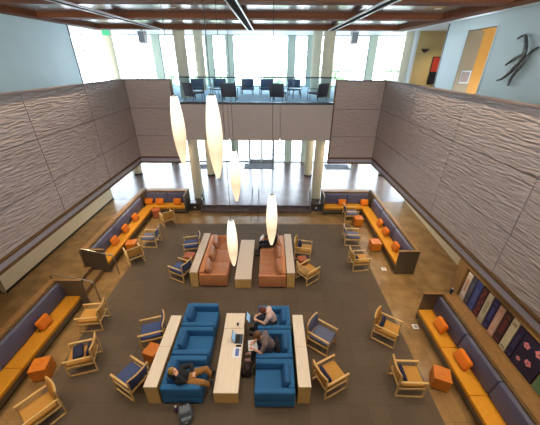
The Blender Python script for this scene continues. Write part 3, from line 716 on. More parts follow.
# ------------------------------------------------------------------ wooden arm chairs
def armchair(seatm, backm, slat=False):
    t = bpy.data.objects.new('wooden_armchair', None); COL.objects.link(t); t.empty_display_size = 0.1
    W = M['lightwood']
    for s in (-1, 1):
        y = s * 0.295; f = MB(); k = 0.034
        P = [(0.33, 0.017), (0.315, 0.61), (-0.30, 0.60), (-0.36, 0.017)]
        f.bar((P[0][0], y, P[0][1] - 0.017), (P[1][0], y, P[1][1] - 0.03), k, k)          # front leg
        f.bar((P[3][0], y, P[3][1] - 0.017), (-0.37, y, 0.84), k, k)                       # rear leg rising to the back
        f.bar((0.345, y, P[0][1]), (-0.375, y, P[3][1]), k, k)                              # floor runner
        f.bar((-0.35, y, 0.335), (0.32, y, 0.345), k * 0.8, 0.05)                         # seat rail
        f.build('side_frame', W, t)
        MB().box(-0.36, 0.35, y - 0.028, y + 0.028, 0.595, 0.622, bev=0.008, seg=2).build('armrest', W, t, smooth=True)
    MB().bar((0.30, -0.28, 0.345), (0.30, 0.28, 0.345), 0.03, 0.05, side=(1, 0, 0)).build('stretcher', W, t)
    MB().bar((-0.33, -0.28, 0.335), (-0.33, 0.28, 0.335), 0.03, 0.05, side=(1, 0, 0)).build('stretcher', W, t)
    b = box(-0.30, 0.32, -0.272, 0.272, 0.36, 0.455, bev=0.035, seg=3); b.build('seat', seatm, t, smooth=True)
    if not slat:
        def fn(u, v): y = -0.272 + 0.544 * u; z = 0.44 + 0.42 * v; return (-0.285 - 0.07 * v - 0.045 * (1 - (2 * u - 1) ** 2), y, z), (1, 0, 0.16)
        MB().grid_shell(fn, 10, 6, 0.075).build('backrest', backm, t, smooth=True)
    else:
        for q in range(5):
            z = 0.47 + q * 0.085
            MB().tube([(-0.30 - 0.07 * q / 5 - 0.04 * (1 - (2 * u / 8 - 1) ** 2), -0.28 + 0.56 * u / 8, z) for u in range(9)], 0.018, 6).build('back_slat', W, t, smooth=True)
    r = [(-0.375 - 0.045 * (1 - (2 * u / 10 - 1) ** 2), -0.30 + 0.60 * u / 10, 0.865) for u in range(11)]
    MB().tube(r, 0.02, 8).build('top_rail', W, t, smooth=True)
    return t
CH = {}
def chair(x, y, a, kind, lab):
    if kind not in CH:
        s, b, sl = {'ochre': ('ochre', 'ochre', 0), 'navy': ('navy', 'navy', 0), 'mixed': ('greyblue', 'ochre', 0), 'grey': ('greyblue', 'greyblue', 0), 'slat': ('ochre', 'ochre', 1)}[kind]
        o = armchair(M[s], M[b], sl); CH[kind] = o
    else: o = copy_tree(CH[kind])
    o.location = (x, y, 0); o.rotation_euler = (0, 0, R(a)); tag(o, lab, 'chair', 'wooden armchairs of the lounge')
    return o
CL = [(-5.46, 3.65, -127, 'ochre', 'ochre wooden armchair in the near left corner of the photo'),
      (-5.26, 5.03, -163, 'ochre', 'ochre wooden armchair at the left carpet edge with a long navy cushion on it'),
      (-5.76, 6.42, -173, 'ochre', 'ochre wooden armchair beside the left steps handrail'),
      (-5.86, 9.80, 130, 'mixed', 'wooden armchair with brown back and grey blue seat, facing the far left cube'),
      (-5.62, 11.05, 180, 'grey', 'grey blue wooden armchair on the left carpet edge facing the far left banquette'),
      (-5.46, 13.0, 127, 'ochre', 'ochre wooden armchair turned into the far left banquette corner'),
      (-3.54, 10.48, -167, 'navy', 'navy wooden armchair at the far end of the left leather sofa console'),
      (-3.56, 8.80, 155, 'navy', 'navy wooden armchair at the near end of the left leather sofa console'),
      (1.50, 10.2, -12, 'ochre', 'ochre wooden armchair with a dark bolster behind the right leather sofa'),
      (1.52, 8.70, 38, 'slat', 'slat-backed ochre wooden armchair behind the near end of the right leather sofa'),
      (-3.60, 5.86, -163, 'navy', 'navy wooden armchair beyond the red cube at the blue club chairs console'),
      (-3.62, 4.45, 152, 'navy', 'navy wooden armchair nearest the viewer at the left blue club chairs console'),
      (1.60, 5.72, -36, 'grey', 'grey blue wooden armchair beside the right blue club chairs console'),
      (1.62, 4.52, 27, 'ochre', 'ochre wooden armchair with navy bolster beside the right blue club chairs console'),
      (3.67, 6.0, -35, 'ochre', 'ochre wooden armchair on the right carpet edge, farther of two facing the banquette'),
      (3.66, 4.48, -2, 'ochre', 'ochre wooden armchair beside the near right orange cube'),
      (4.42, 13.56, 0, 'grey', 'grey blue wooden armchair in the far right banquette corner'),
      (3.90, 11.27, -4, 'grey', 'grey blue wooden armchair on the right carpet edge, middle one'),
      (3.76, 9.46, 6, 'ochre', 'ochre wooden armchair with dark bolster before the far right banquette')]
for a in CL: chair(*a)
def bolster(ci, lab, off=-0.15, w=0.44, h=0.16, th=0.10, z=0.458, tilt=-18, rot=0, m='darknavy'):
    x, y, a = CL[ci][:3]
    return pillow('bolster_cushion', x + off * math.cos(R(a)), y + off * math.sin(R(a)), z, R(a + rot), R(tilt), w, h, th, M[m], lab, 'navy cushions in armchairs', 'cushion')
bolster(8, 'dark bolster in the ochre armchair behind the right leather sofa', -0.15, 0.4, 0.26, 0.11)
bolster(13, 'navy bolster in the ochre armchair beside the right console')
bolster(14, 'navy bolster in the ochre armchair at the right carpet edge')
bolster(15, 'navy bolster in the ochre armchair beside the near orange cube')
bolster(18, 'dark bolster in the ochre armchair before the far right banquette')
x, y, a = CL[1][:3]
pillow('bolster_cushion', x + 0.19 * math.cos(R(a)), y + 0.19 * math.sin(R(a)), 0.46, R(a + 14), R(-82), 0.46, 0.26, 0.12, M['darknavy'], 'long navy cushion lying across the ochre armchair at the left carpet edge', 'navy cushions in armchairs', 'cushion')
bolster(1, 'upright navy bolster at the back of the ochre armchair on the left carpet edge', -0.2, 0.4, 0.2, 0.09, tilt=-12)

# ------------------------------------------------------------------ cube tables
def cube(x, y, a, s, h, m, lab, grp):
    t = thing('cube_table', lab, 'side table', (x, y, 0), R(a), grp)
    box(-s / 2 + 0.02, s / 2 - 0.02, -s / 2 + 0.02, s / 2 - 0.02, 0, 0.04).build('base', M['toekick'], t)
    box(-s / 2, s / 2, -s / 2, s / 2, 0.04, h - 0.03, bev=0.004, seg=1).build('body', m, t)
    box(-s / 2 - 0.002, s / 2 + 0.002, -s / 2 - 0.002, s / 2 + 0.002, h - 0.026, h, bev=0.006, seg=2).build('top', m, t)
O, RD = M['orangewood'], M['redwood']
cube(4.58, 4.53, -21.5, 0.41, 0.45, O, 'orange cube table beside the near right ochre armchair', 'orange cube tables')
cube(-6.22, 4.73, 14, 0.42, 0.45, O, 'orange cube table before the left foreground banquette', 'orange cube tables')
cube(4.66, 12.93, 0, 0.42, 0.45, O, 'orange cube table beside the chair in the far right corner', 'orange cube tables')
cube(4.84, 10.72, 0, 0.44, 0.45, O, 'orange cube table against the far right banquette seat', 'orange cube tables').__class__
cube(-6.3, 14.0 - 0.3, 35, 0.40, 0.45, RD, 'reddish cube table in the far left banquette corner', 'orange cube tables')
cube(-6.28, 10.55, 10, 0.42, 0.45, O, 'orange cube table against the far left banquette seat', 'orange cube tables')
cube(-3.44, 9.66, -6, 0.40, 0.42, RD, 'reddish cube table between two navy armchairs at the left leather sofa', 'reddish cube tables')
cube(1.36, 9.46, 6, 0.34, 0.42, RD, 'reddish cube table between two armchairs behind the right leather sofa', 'reddish cube tables')
cube(-3.35, 5.20, -18, 0.38, 0.45, O, 'orange cube table between two navy armchairs at the blue club chairs', 'reddish cube tables')

# ------------------------------------------------------------------ console tables
def console(x0, x1, y0, y1, h, lab, grp, top='tabletop', name='console_table'):
    t = thing(name, lab, 'table', ((x0 + x1) / 2, (y0 + y1) / 2, 0), 0, grp); w, d = (x1 - x0) / 2, (y1 - y0) / 2
    box(-w, w, -d, d, h - 0.035, h, bev=0.004, seg=1).build('top', M[top], t)
    for s in (-1, 1): box(-w + 0.005, w - 0.005, *sorted((s * d - s * 0.005, s * d - s * 0.04)), 0, h - 0.035).build('end_panel', M['tableside'], t)
    for s in (-1, 1): box(*sorted((s * w - s * 0.02, s * w - s * 0.05)), -d + 0.04, d - 0.04, 0.05, h - 0.035).build('side_panel', M['tableside'], t)
    box(-w + 0.05, w - 0.05, -d + 0.04, d - 0.04, 0.1, 0.13).build('shelf', M['tableside'], t)
console(-3.06, -2.73, 3.98, 5.075, 0.72, 'pale maple console nearest the viewer, behind the left blue club chairs', 'consoles of the blue chairs')
console(-3.06, -2.73, 5.095, 6.18, 0.70, 'pale maple console farther away, behind the left blue club chairs', 'consoles of the blue chairs')
console(0.71, 1.03, 4.0, 5.09, 0.72, 'pale maple console nearest the viewer, behind the right blue club chairs', 'consoles of the blue chairs')
console(0.71, 1.03, 5.11, 6.23, 0.70, 'pale maple console farther away, behind the right blue club chairs', 'consoles of the blue chairs')
console(-1.39, -0.77, 4.0, 5.91, 0.45, 'long pale coffee table between the blue club chairs, with laptop and papers', 'coffee tables', name='coffee_table')
console(-1.40, -0.79, 5.93, 6.52, 0.44, 'short pale coffee table at the far end of the long one between the blue chairs', 'coffee tables', name='coffee_table')
console(-3.02, -2.72, 8.18, 10.9, 0.72, 'long beige console behind the left leather sofa', 'consoles of the leather sofas', 'weave')
console(0.64, 0.95, 8.17, 10.86, 0.72, 'long beige console behind the right leather sofa', 'consoles of the leather sofas', 'weave')
console(-1.32, -0.70, 8.13, 10.77, 0.45, 'long beige coffee table between the two leather sofas', 'coffee tables', 'weave', 'coffee_table')

# ------------------------------------------------------------------ blue club chairs (front towards +X)
def club():
    t = bpy.data.objects.new('club_chair', None); COL.objects.link(t); t.empty_display_size = 0.1
    B_ = M['blue']; w, d = 0.455, 0.5
    box(-d + 0.03, d - 0.03, -w + 0.03, w - 0.03, 0, 0.05).build('plinth', M['toekick'], t)
    box(-d, d, -w, w, 0.05, 0.27, bev=0.02, seg=2).build('base', B_, t, smooth=True)
    for s in (-1, 1):
        box(-d, d, *sorted((s * w, s * (w - 0.15))), 0.26, 0.66, bev=0.04, seg=3).build('arm', B_, t, smooth=True)
    box(-d, -d + 0.17, -w + 0.14, w - 0.14, 0.26, 0.67, bev=0.04, seg=3).build('backrest', B_, t, smooth=True)
    box(-d + 0.16, d + 0.005, -w + 0.153, w - 0.153, 0.265, 0.44, bev=0.04, seg=3).build('seat_cushion', B_, t, smooth=True)
    b = box(-0.08, 0.08, -0.27, 0.27, 0, 0.36, bev=0.065, seg=4)
    T = Matrix.Translation((-0.235, 0, 0.43)) @ Matrix.Rotation(R(-16), 4, 'Y')
    for v in b.bm.verts: v.co = T @ v.co
    b.build('back_cushion', M['bluedark'], t, smooth=True)
    return t
c0 = club(); first = True
for x, y, a, lab in ((-2.18, 4.42, 0, 'blue club chair in the left row with a person lounging in it'), (-2.18, 5.36, 0, 'empty blue club chair in the middle of the left row'), (-2.18, 6.29, 0, 'empty blue club chair at the far end of the left row'),
                     (0.14, 4.34, 180, 'empty blue club chair nearest the viewer in the right row'), (0.14, 5.27, 180, 'blue club chair in the middle of the right row with a person in grey'), (0.14, 6.20, 180, 'blue club chair at the far end of the right row with an auburn-haired person')):
    o = c0 if first else copy_tree(c0); first = False
    o.location = (x, y, 0); o.rotation_euler = (0, 0, R(a)); tag(o, lab, 'armchair', 'blue club chairs')

# ------------------------------------------------------------------ leather sofas (front towards +X)
def sofa(x, y, a, lab):
    t = thing('leather_sofa', lab, 'sofa', (x, y, 0), R(a), 'leather sofas'); L = 1.37; d = 0.52
    box(-d + 0.04, d - 0.04, -L + 0.05, L - 0.05, 0, 0.06).build('plinth', M['toekick'], t)
    box(-d, d, -L + 0.08, L - 0.08, 0.06, 0.28, bev=0.015).build('base', M['leather'], t, smooth=True)
    for s in (-1, 1): box(-d, d, *sorted((s * L, s * (L - 0.08))), 0.06, 0.60, bev=0.018, seg=3).build('arm', M['leather'], t, smooth=True)
    box(-d, -d + 0.20, -L + 0.08, L - 0.08, 0.28, 0.70, bev=0.03, seg=3).build('backrest', M['leather'], t, smooth=True)
    sw = (2 * L - 0.16) / 3
    for k in range(3):
        y0 = -L + 0.08 + k * sw
        box(-d + 0.19, d, y0 + 0.005, y0 + sw - 0.005, 0.28, 0.45, bev=0.035, seg=3).build('seat_cushion', M['leather2'], t, smooth=True)
        b = box(-0.09, 0.09, -sw / 2 + 0.045, sw / 2 - 0.045, 0, 0.34, bev=0.075, seg=4)
        T = Matrix.Translation((-d + 0.34, y0 + sw / 2, 0.45)) @ Matrix.Rotation(R(-20), 4, 'Y') @ Matrix.Rotation(R((9, 6, 10)[k]), 4, 'Z')
        for v in b.bm.verts: v.co = T @ v.co
        b.build('back_cushion', M['leather2'], t, smooth=True)
sofa(-2.16, 9.55, 0, 'tan leather sofa facing right, behind the left blue club chairs')
sofa(0.10, 9.50, 180, 'tan leather sofa facing left with a person in black at its far end')

# ------------------------------------------------------------------ people
def eval_mesh(o):
    dg = bpy.context.evaluated_depsgraph_get(); dg.update()
    me = bpy.data.meshes.new_from_object(o.evaluated_get(dg)); return me
def skin_mesh(verts, edges, radii, sub=2):
    # tapered limbs with rounded joints; fused into one surface by remesh()
    m = MB(); deg = {}
    for i, (p, r) in enumerate(zip(verts, radii)):
        m.ell(p, (r, r, r), sub=3)
    for a, b in edges:
        p, q = Vector(verts[a]), Vector(verts[b])
        if (q - p).length > 1e-4: m.tube([p.lerp(q, k / 4) for k in range(5)], 0.05, 16, radii=[radii[a] + (radii[b] - radii[a]) * k / 4 for k in range(5)])
    bmesh.ops.recalc_face_normals(m.bm, faces=m.bm.faces[:])
    me = bpy.data.meshes.new('tmp'); m.bm.to_mesh(me); m.bm.free(); return me
def remesh(mesh_list, bm_extra, vox, its=5):
    bm = bmesh.new()
    for m in mesh_list: bm.from_mesh(m)
    if bm_extra is not None:
        tmp = bpy.data.meshes.new('t'); bm_extra.to_mesh(tmp); bm.from_mesh(tmp)
    me = bpy.data.meshes.new('tmp'); bm.to_mesh(me); bm.free()
    o = bpy.data.objects.new('tmp', me); COL.objects.link(o)
    r = o.modifiers.new('r', 'REMESH'); r.mode = 'VOXEL'; r.voxel_size = vox; r.use_smooth_shade = True
    s = o.modifiers.new('sm', 'SMOOTH'); s.factor = 0.5; s.iterations = its
    bpy.context.view_layer.update()
    out = eval_mesh(o); bpy.data.objects.remove(o); return out
def put(me, name, m, parent):
    me.materials.clear(); me.materials.append(m); me.polygons.foreach_set('use_smooth', [True] * len(me.polygons))
    o = bpy.data.objects.new(name, me); COL.objects.link(o); o.parent = parent
    return o

def person(label, J, face, top, bottom, shoe, hair, sleeve='short', hair_long=False, curl=0.6, vest=None, hood=None, big=1.0):
    """J: joints in world coordinates; face: unit direction the face looks"""
    J = {k: Vector(v) for k, v in J.items()}
    base = Vector((J['pelvis'].x, J['pelvis'].y, 0)); t = thing('person', label, 'person', base)
    for k in J: J[k] = J[k] - base
    names = ['pelvis', 'waist', 'chest', 'neck', 'head']; V = [J[n] for n in names]; rad = [0.125, 0.115, 0.125, 0.052, 0.06]; E_ = [(0, 1), (1, 2), (2, 3), (3, 4)]
    def add(p, r, fr): V.append(p); rad.append(r); E_.append((fr, len(V) - 1)); return len(V) - 1
    for s in 'LR':
        i = add(J['sh' + s], 0.062, 2); i = add(J['el' + s], 0.042, i); i = add(J['wr' + s], 0.028, i)
        i = add(J['hip' + s], 0.095, 0); i = add(J['kn' + s], 0.06, i); i = add(J['an' + s], 0.038, i); add(J['to' + s], 0.032, i)
    body = skin_mesh(V, E_, rad, 2)
    ex = bmesh.new(); X = MB(); X.bm.free(); X.bm = ex
    f = Vector(face).normalized(); up = (J['head'] - J['neck']).normalized(); f = (f - up * f.dot(up) * 0.55).normalized()
    s_ = f.cross(up).normalized(); up = s_.cross(f).normalized()
    HR = Matrix((s_, f, up)).transposed(); hc = J['head']
    X.ell(hc, (0.074, 0.094, 0.115), HR, 3)
    X.ell(hc + HR @ Vector((0, 0.03, -0.055)), (0.052, 0.066, 0.066), HR, 2)                       # jaw
    X.ell(hc + HR @ Vector((0, 0.098, -0.015)), (0.014, 0.02, 0.03), HR, 2)                        # nose
    X.ell(hc + HR @ Vector((0, 0.088, -0.06)), (0.026, 0.014, 0.012), HR, 2)                       # lips
    for s in (-1, 1): X.ell(hc + HR @ Vector((s * 0.076, 0.0, -0.01)), (0.012, 0.022, 0.032), HR, 2)
    for s in 'LR':                                                                                 # hands: palm, four fingers, thumb
        w = J['wr' + s]; d = (J['ha' + s] - w).normalized() if 'ha' + s in J else (w - J['el' + s]).normalized()
        ref = Vector((0, 0, 1)) if abs(d.z) < 0.85 else Vector((0, 1, 0))
        sd = d.cross(ref).normalized(); nn = sd.cross(d).normalized(); PR = Matrix((sd, d, nn)).transposed()
        X.ell(w + d * 0.05, (0.042, 0.055, 0.018), PR, 2)
        for q in range(4):
            b0 = w + d * 0.085 + sd * (-0.03 + 0.02 * q); L = (0.065, 0.075, 0.07, 0.055)[q]
            p1 = b0 + d * L * 0.45 - nn * 0.006; p2 = p1 + (d * math.cos(curl) - nn * math.sin(curl)) * L * 0.35; p3 = p2 + (d * math.cos(2 * curl) - nn * math.sin(2 * curl)) * L * 0.3
            X.tube([b0 - d * 0.03, b0, p1, p2, p3], 0.008, 8, radii=[0.009, 0.009, 0.0085, 0.008, 0.0065])
        sg = -1 if s == 'L' else 1
        b0 = w + d * 0.02 + sd * sg * 0.032; X.tube([b0, b0 + d * 0.03 + sd * sg * 0.025, b0 + d * 0.055 + sd * sg * 0.03 - nn * 0.008], 0.01, 8, radii=[0.012, 0.0105, 0.008])
    put(remesh([body], ex, 0.008, 2), 'body', M['skin'], t); ex.free()
    for s in (-1, 1): MB().ell(hc + HR @ Vector((s * 0.03, 0.083, 0.005)), (0.011, 0.008, 0.008), HR, 2).build('eye', M['blackcloth'], t, smooth='all')
    # top
    V = [J['pelvis'], J['waist'], J['chest'], J['chest'].lerp(J['neck'], 0.75)]; rad = [0.145, 0.138, 0.15, 0.075]; E_ = [(0, 1), (1, 2), (2, 3)]
    for s in 'LR':
        i = add(J['sh' + s], 0.08, 2)
        if sleeve == 'long': i = add(J['el' + s], 0.058, i); add(J['el' + s].lerp(J['wr' + s], 0.92), 0.042, i)
        else: add(J['sh' + s].lerp(J['el' + s], 0.7), 0.064, i)
    put(remesh([skin_mesh(V, E_, rad, 2)], None, 0.012), 'jacket' if sleeve == 'long' else 'shirt', top, t)
    V = [J['pelvis'], J['pelvis'].lerp(J['waist'], 0.35)]; rad = [0.148, 0.135]; E_ = [(0, 1)]
    for s in 'LR':
        i = add(J['hip' + s], 0.11, 0); i = add(J['hip' + s].lerp(J['kn' + s], 0.5), 0.092, i); i = add(J['kn' + s], 0.074, i); add(J['kn' + s].lerp(J['an' + s], 0.95), 0.054, i)
    put(remesh([skin_mesh(V, E_, rad, 2)], None, 0.012), 'trousers', bottom, t)
    for s in 'LR':
        a, b = J['an' + s], J['to' + s]; d = (b - a).normalized(); sh = MB()
        sh.tube([a - d * 0.05, a - d * 0.02, a + d * 0.05, a + d * 0.12, a + d * 0.19, a + d * 0.215], 0.05, 12, radii=[0.03, 0.05, 0.052, 0.047, 0.042, 0.02])
        so = sh.build('shoe', shoe, t, smooth='all')
    h = MB(); h.ell(hc + HR @ Vector((0, -0.022, 0.026)), (0.088 * big, 0.102 * big, 0.112), HR, 3)
    if hair_long:
        for k in range(9):
            a = (k - 4) * 0.36
            p0 = hc + HR @ Vector((0.075 * math.sin(a), -0.075 * math.cos(a), 0.0)); p1 = p0 + Vector((0, 0, -0.12)) + HR @ Vector((0.02 * math.sin(a), -0.02, 0)); p2 = p1 + Vector((0, 0, -0.13)) - HR @ Vector((0, 0.02, 0))
            h.tube([p0, p1, p2], 0.03, 8, radii=[0.035, 0.035, 0.012])
    if hood is not None:
        hm = MB(); q = [hc + HR @ Vector((0.1 * math.cos(a), -0.03 - 0.085 * math.sin(a), -0.03 + 0.03 * math.sin(a))) for a in [math.pi * k / 8 for k in range(-1, 10)]]
        hm.tube(q, 0.04, 10, radii=[0.02] + [0.042] * 9 + [0.02]); hm.build('hood', hood, t, smooth='all')
    if vest is not None:
        V = [J['pelvis'].lerp(J['waist'], 0.6), J['waist'].lerp(J['chest'], 0.5), J['chest'].lerp(J['neck'], 0.3)]; fr_ = Vector((-0.03, 0, -0.01))
        put(remesh([skin_mesh([v + fr_ for v in V], [(0, 1), (1, 2)], [0.135, 0.145, 0.125], 2)], None, 0.012), 'waistcoat', vest, t)
    # keep the face free of hair
    for v in list(h.bm.verts):
        q = HR.transposed() @ (v.co - hc)
        if q.y > 0.035 and q.z < 0.055: v.co -= HR @ Vector((0, (q.y - 0.03), 0))
    h.build('hair', hair, t, smooth='all')
    return t

# auburn-haired person, far right blue chair, typing on a lap computer
person('person with auburn hair in a pale top bending over a laptop on the lap',
       dict(pelvis=(0.10, 6.12, 0.60), waist=(0.07, 6.12, 0.71), chest=(-0.02, 6.11, 0.86), neck=(-0.12, 6.10, 0.97), head=(-0.21, 6.09, 1.03),
            shL=(-0.02, 5.94, 0.91), elL=(-0.15, 5.87, 0.72), wrL=(-0.37, 6.02, 0.69), shR=(-0.02, 6.28, 0.91), elR=(-0.15, 6.36, 0.72), wrR=(-0.37, 6.22, 0.69),
            hipL=(0.06, 6.01, 0.575), knL=(-0.40, 6.01, 0.54), anL=(-0.44, 6.02, 0.08), toL=(-0.60, 6.02, 0.05), hipR=(0.06, 6.23, 0.575), knR=(-0.40, 6.24, 0.54), anR=(-0.44, 6.24, 0.08), toR=(-0.60, 6.24, 0.05)),
       (-1, 0.05, -0.8), M['pinkcloth'], M['vest'], M['shoe'], M['redhair'], vest=M['vest'], big=1.12)
person('person with streaked brown hair in a grey shirt leaning over papers',
       dict(pelvis=(0.04, 5.22, 0.60), waist=(0.01, 5.22, 0.70), chest=(-0.12, 5.22, 0.84), neck=(-0.23, 5.23, 0.93), head=(-0.33, 5.24, 0.98),
            shL=(-0.12, 5.04, 0.88), elL=(-0.22, 4.93, 0.68), wrL=(-0.44, 5.06, 0.66), shR=(-0.12, 5.41, 0.88), elR=(-0.26, 5.46, 0.68), wrR=(-0.45, 5.28, 0.66),
            hipL=(0.0, 5.11, 0.575), knL=(-0.42, 5.11, 0.54), anL=(-0.50, 5.13, 0.08), toL=(-0.66, 5.14, 0.05), hipR=(0.0, 5.33, 0.575), knR=(-0.42, 5.34, 0.54), anR=(-0.50, 5.34, 0.08), toR=(-0.66, 5.33, 0.05)),
       (-0.8, 0, -1), M['greycloth'], M['denim'], M['pinkshoe'], M['brownhair'], hair_long=True, big=1.32)
person('person in a black jacket and khaki trousers slouching with feet at the coffee table',
       dict(pelvis=(-2.0, 4.30, 0.605), waist=(-2.12, 4.30, 0.63), chest=(-2.25, 4.29, 0.70), neck=(-2.35, 4.28, 0.80), head=(-2.39, 4.27, 0.89),
            shL=(-2.25, 4.47, 0.74), elL=(-2.04, 4.56, 0.70), wrL=(-1.94, 4.36, 0.72), shR=(-2.25, 4.11, 0.74), elR=(-2.08, 4.08, 0.79), wrR=(-2.26, 4.16, 0.88), haR=(-2.31, 4.22, 0.91),
            hipL=(-1.98, 4.41, 0.575), knL=(-1.64, 4.47, 0.68), anL=(-1.47, 4.40, 0.50), toL=(-1.43, 4.41, 0.62), hipR=(-1.98, 4.19, 0.575), knR=(-1.64, 4.13, 0.66), anR=(-1.47, 4.17, 0.50), toR=(-1.43, 4.16, 0.62)),
       (0.8, 0, 0.35), M['blackcloth'], M['khaki'], M['shoe'], M['blondhair'], sleeve='long', hood=M['blackcloth'])
person('person in black clothes sitting at the far end of the right leather sofa',
       dict(pelvis=(0.10, 10.32, 0.61), waist=(0.15, 10.32, 0.74), chest=(0.19, 10.32, 0.92), neck=(0.20, 10.32, 1.08), head=(0.21, 10.34, 1.19),
            shL=(0.17, 10.12, 1.01), elL=(-0.02, 10.04, 0.80), wrL=(-0.24, 10.22, 0.80), shR=(0.17, 10.52, 1.01), elR=(-0.02, 10.60, 0.80), wrR=(-0.24, 10.46, 0.80),
            hipL=(0.06, 10.21, 0.575), knL=(-0.42, 10.14, 0.56), anL=(-0.46, 10.12, 0.08), toL=(-0.62, 10.11, 0.05), hipR=(0.06, 10.43, 0.575), knR=(-0.42, 10.46, 0.56), anR=(-0.46, 10.48, 0.08), toR=(-0.62, 10.49, 0.05)),
       (-1, 0, -0.4), M['blackcloth'], M['blackcloth'], M['shoe'], M['darkhair'], sleeve='long')

# ------------------------------------------------------------------ small things
def laptop(x, y, z, a, lab, tilt=15):
    t = thing('laptop', lab, 'laptop', (x, y, z), R(a), 'laptops')        # user sits on the +X side
    box(-0.11, 0.11, -0.16, 0.16, 0, 0.016, bev=0.004).build('base', M['laptopgrey'], t); box(-0.08, 0.03, -0.14, 0.14, 0.016, 0.018).build('keyboard', M['keys'], t)
    T = Matrix.Translation((-0.11, 0, 0.012)) @ Matrix.Rotation(R(-tilt), 4, 'Y')
    b = MB().box(-0.008, 0.0, -0.16, 0.16, 0, 0.215)
    for v in b.bm.verts: v.co = T @ v.co
    l = b.build('lid', M['laptopgrey'], t)
    b = MB().box(0.0, 0.002, -0.145, 0.145, 0.015, 0.2)
    for v in b.bm.verts: v.co = T @ v.co
    b.build('screen', M['screen'], l)
laptop(-0.50, 6.12, 0.612, 0, 'laptop open on the lap of the auburn-haired person', 28)
laptop(-0.90, 5.54, 0.45, 0, 'laptop open on the long pale coffee table', 22)
t = thing('printed_sheet', 'white sheet with a blue printed block on the coffee table', 'paper', (-0.92, 5.10, 0.451))
box(-0.12, 0.12, -0.16, 0.16, 0, 0.003).build('page', M['paper'], t); box(-0.04, 0.06, -0.11, 0.12, 0.003, 0.0045).build('print', M['print'], t)
t = thing('mobile_phone', 'black phone on the coffee table between laptop and printed sheet', 'phone', (-0.89, 5.31, 0.45), R(92))
box(-0.035, 0.035, -0.075, 0.075, 0, 0.009, bev=0.003).build('case', M['keys'], t); box(-0.031, 0.031, -0.068, 0.068, 0.009, 0.0098).build('display', M['blackcloth'], t)
t = thing('drinking_glass', 'small clear drinking glass on the short coffee table', 'glass', (-0.98, 6.02, 0.44))
MB().lathe([(0.028, 0), (0.034, 0.1), (0.032, 0.1), (0.026, 0.008)], seg=20).build('cup', M['railglass'], t, smooth=True); MB().lathe([(0.025, 0.009), (0.028, 0.045)], seg=16).build('drink', M['greycloth'], t, smooth=True)
t = thing('paper_sheets', 'open white papers held on the lap of the person in grey', 'paper', (-0.47, 5.20, 0.632), R(8))
b = MB().box(-0.13, 0.13, -0.17, 0.0, 0, 0.006); b.box(-0.125, 0.125, 0.004, 0.165, 0.0, 0.004); b.build('pages', M['paper'], t)
t = thing('folded_jacket', 'black jacket bundled on the blue seat behind the person in grey', 'jacket', (0.232, 5.27, 0.446))
b = box(-0.07, 0.055, -0.26, 0.24, 0, 0.20, bev=0.055, seg=4)
for v in b.bm.verts: v.co += Vector((0.02 * math.sin(v.co.y * 23), 0, 0.015 * math.sin(v.co.y * 31) if v.co.z > 0.05 else 0))
b.build('body', M['blackcloth'], t, smooth='all')
MB().tube([(-0.05, 0.15, 0.18), (-0.02, 0.0, 0.215), (0.0, -0.2, 0.2)], 0.035, 10, radii=[0.03, 0.038, 0.025]).build('sleeve', M['blackcloth'], t, smooth='all')
t = thing('magazine', 'white magazine held by the person in black on the leather sofa', 'magazine', (-0.36, 10.36, 0.84), R(0))
T = Matrix.Rotation(R(-50), 4, 'Y')
b = MB().box(-0.12, 0.12, -0.15, 0.15, 0, 0.008)
for v in b.bm.verts: v.co = T @ v.co
b.build('pages', M['paper'], t)

def backpack(x, y, a, m, m2, lab, s=1.0):
    t = thing('backpack', lab, 'backpack', (x, y, 0), R(a), 'backpacks on the floor')
    b = box(-0.15 * s, 0.15 * s, -0.12 * s, 0.12 * s, 0.0, 0.40 * s, bev=0.075 * s, seg=4)
    for v in b.bm.verts:
        k = v.co.z / (0.4 * s); v.co.x *= 1.08 - 0.28 * k * k; v.co.y *= 1.05 - 0.25 * k
    b.build('body', m, t, smooth='all')
    box(-0.115 * s, 0.115 * s, -0.19 * s, -0.09 * s, 0.02 * s, 0.23 * s, bev=0.04 * s, seg=3).build('front_pocket', m, t, smooth='all')
    MB().tube([(-0.04 * s, 0.05 * s, 0.38 * s), (-0.03 * s, 0.05 * s, 0.44 * s), (0.03 * s, 0.05 * s, 0.44 * s), (0.04 * s, 0.05 * s, 0.38 * s)], 0.01 * s).build('handle', m2, t, smooth=True)
    for q in (-1, 1): MB().tube([(q * 0.07 * s, 0.1 * s, 0.37 * s), (q * 0.09 * s, 0.17 * s, 0.3 * s), (q * 0.1 * s, 0.19 * s, 0.16 * s), (q * 0.11 * s, 0.12 * s, 0.04 * s)], 0.016 * s).build('strap', m2, t, smooth=True)
    MB().tube([(-0.13 * s, -0.09 * s, 0.1 * s), (-0.11 * s, -0.08 * s, 0.3 * s), (0.0, -0.085 * s, 0.36 * s), (0.11 * s, -0.08 * s, 0.3 * s), (0.13 * s, -0.09 * s, 0.1 * s)], 0.006 * s, 6).build('zip', m2, t)
    box(-0.03 * s, 0.03 * s, -0.195 * s, -0.188 * s, 0.1 * s, 0.15 * s).build('patch', M['sole'], t)
backpack(-2.02, 3.68, 20, M['packgrey'], M['packdark'], 'grey backpack on the carpet before the left front blue chair', 1.05)
backpack(-0.60, 4.78, -70, M['packdark'], M['blackcloth'], 'dark maroon backpack on the carpet beside the right middle blue chair', 0.85)
t = thing('drink_bottle', 'white-capped purple bottle on the carpet beside the grey backpack', 'bottle', (-2.30, 3.80, 0))
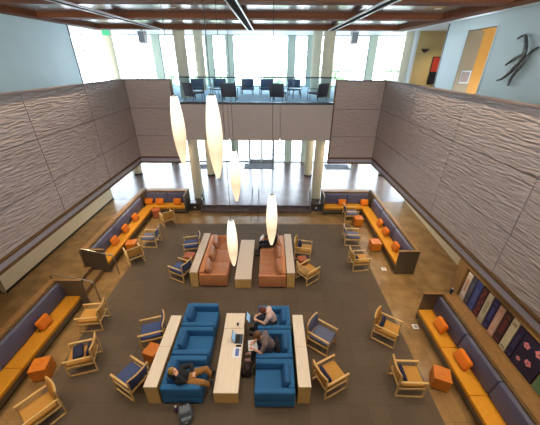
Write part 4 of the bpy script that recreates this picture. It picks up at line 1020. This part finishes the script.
MB().lathe([(0.034, 0), (0.038, 0.01), (0.038, 0.17), (0.02, 0.2)], seg=16).build('body', M['purple'], t, smooth=True); MB().lathe([(0.024, 0.195), (0.024, 0.24)], seg=12).build('cap', M['alum'], t, smooth=True)

# ------------------------------------------------------------------ daylight
w = bpy.data.worlds.new('World'); sc.world = w; w.use_nodes = True
bg = w.node_tree.nodes['Background']; bg.inputs['Color'].default_value = (0.79, 0.895, 1.0, 1); bg.inputs['Strength'].default_value = 14
for nm, z0, z1 in (('daylight_upper', 6.1, 9.2), ('daylight_lower', 0.4, 4.3)):      # portals: guide the sky through the window wall
    l = bpy.data.lights.new(nm, 'AREA'); l.shape = 'RECTANGLE'; l.size = 29.5; l.size_y = z1 - z0; l.cycles.is_portal = True
    o = bpy.data.objects.new(nm, l); COL.objects.link(o); o.location = (-1, YW + 0.2, (z0 + z1) / 2); o.rotation_euler = (R(-90), 0, 0)

l = bpy.data.lights.new('added_rear_daylight', 'AREA'); l.shape = 'RECTANGLE'; l.size = OR_ - OL; l.size_y = 2.4; l.cycles.is_portal = True  # portal for the added rear window
o = bpy.data.objects.new('added_rear_daylight', l); COL.objects.link(o); o.location = ((OL + OR_) / 2, -4.3, 7.8); o.rotation_euler = (R(90), 0, 0)
# ------------------------------------------------------------------ camera
p, ya, ro = R(28.384), R(-0.031), R(0.306)
fw = Vector((math.sin(ya) * math.cos(p), math.cos(ya) * math.cos(p), -math.sin(p))); rt = Vector((math.cos(ya), -math.sin(ya), 0)); up = rt.cross(fw)
rx = rt * math.cos(ro) + up * math.sin(ro); ux = -rt * math.sin(ro) + up * math.cos(ro)
cam = bpy.data.cameras.new('camera'); cam.sensor_width = 36; cam.lens = 281.39 * 36 / 540; cam.clip_end = 300
co = bpy.data.objects.new('camera', cam); COL.objects.link(co)
mw = Matrix((rx, ux, -fw)).transposed().to_4x4(); mw.translation = (0, 0, 7.7); co.matrix_world = mw
sc.camera = co
sc.view_settings.view_transform = 'Standard'; sc.view_settings.look = 'None'; sc.view_settings.gamma = 1; sc.view_settings.exposure = 0.0
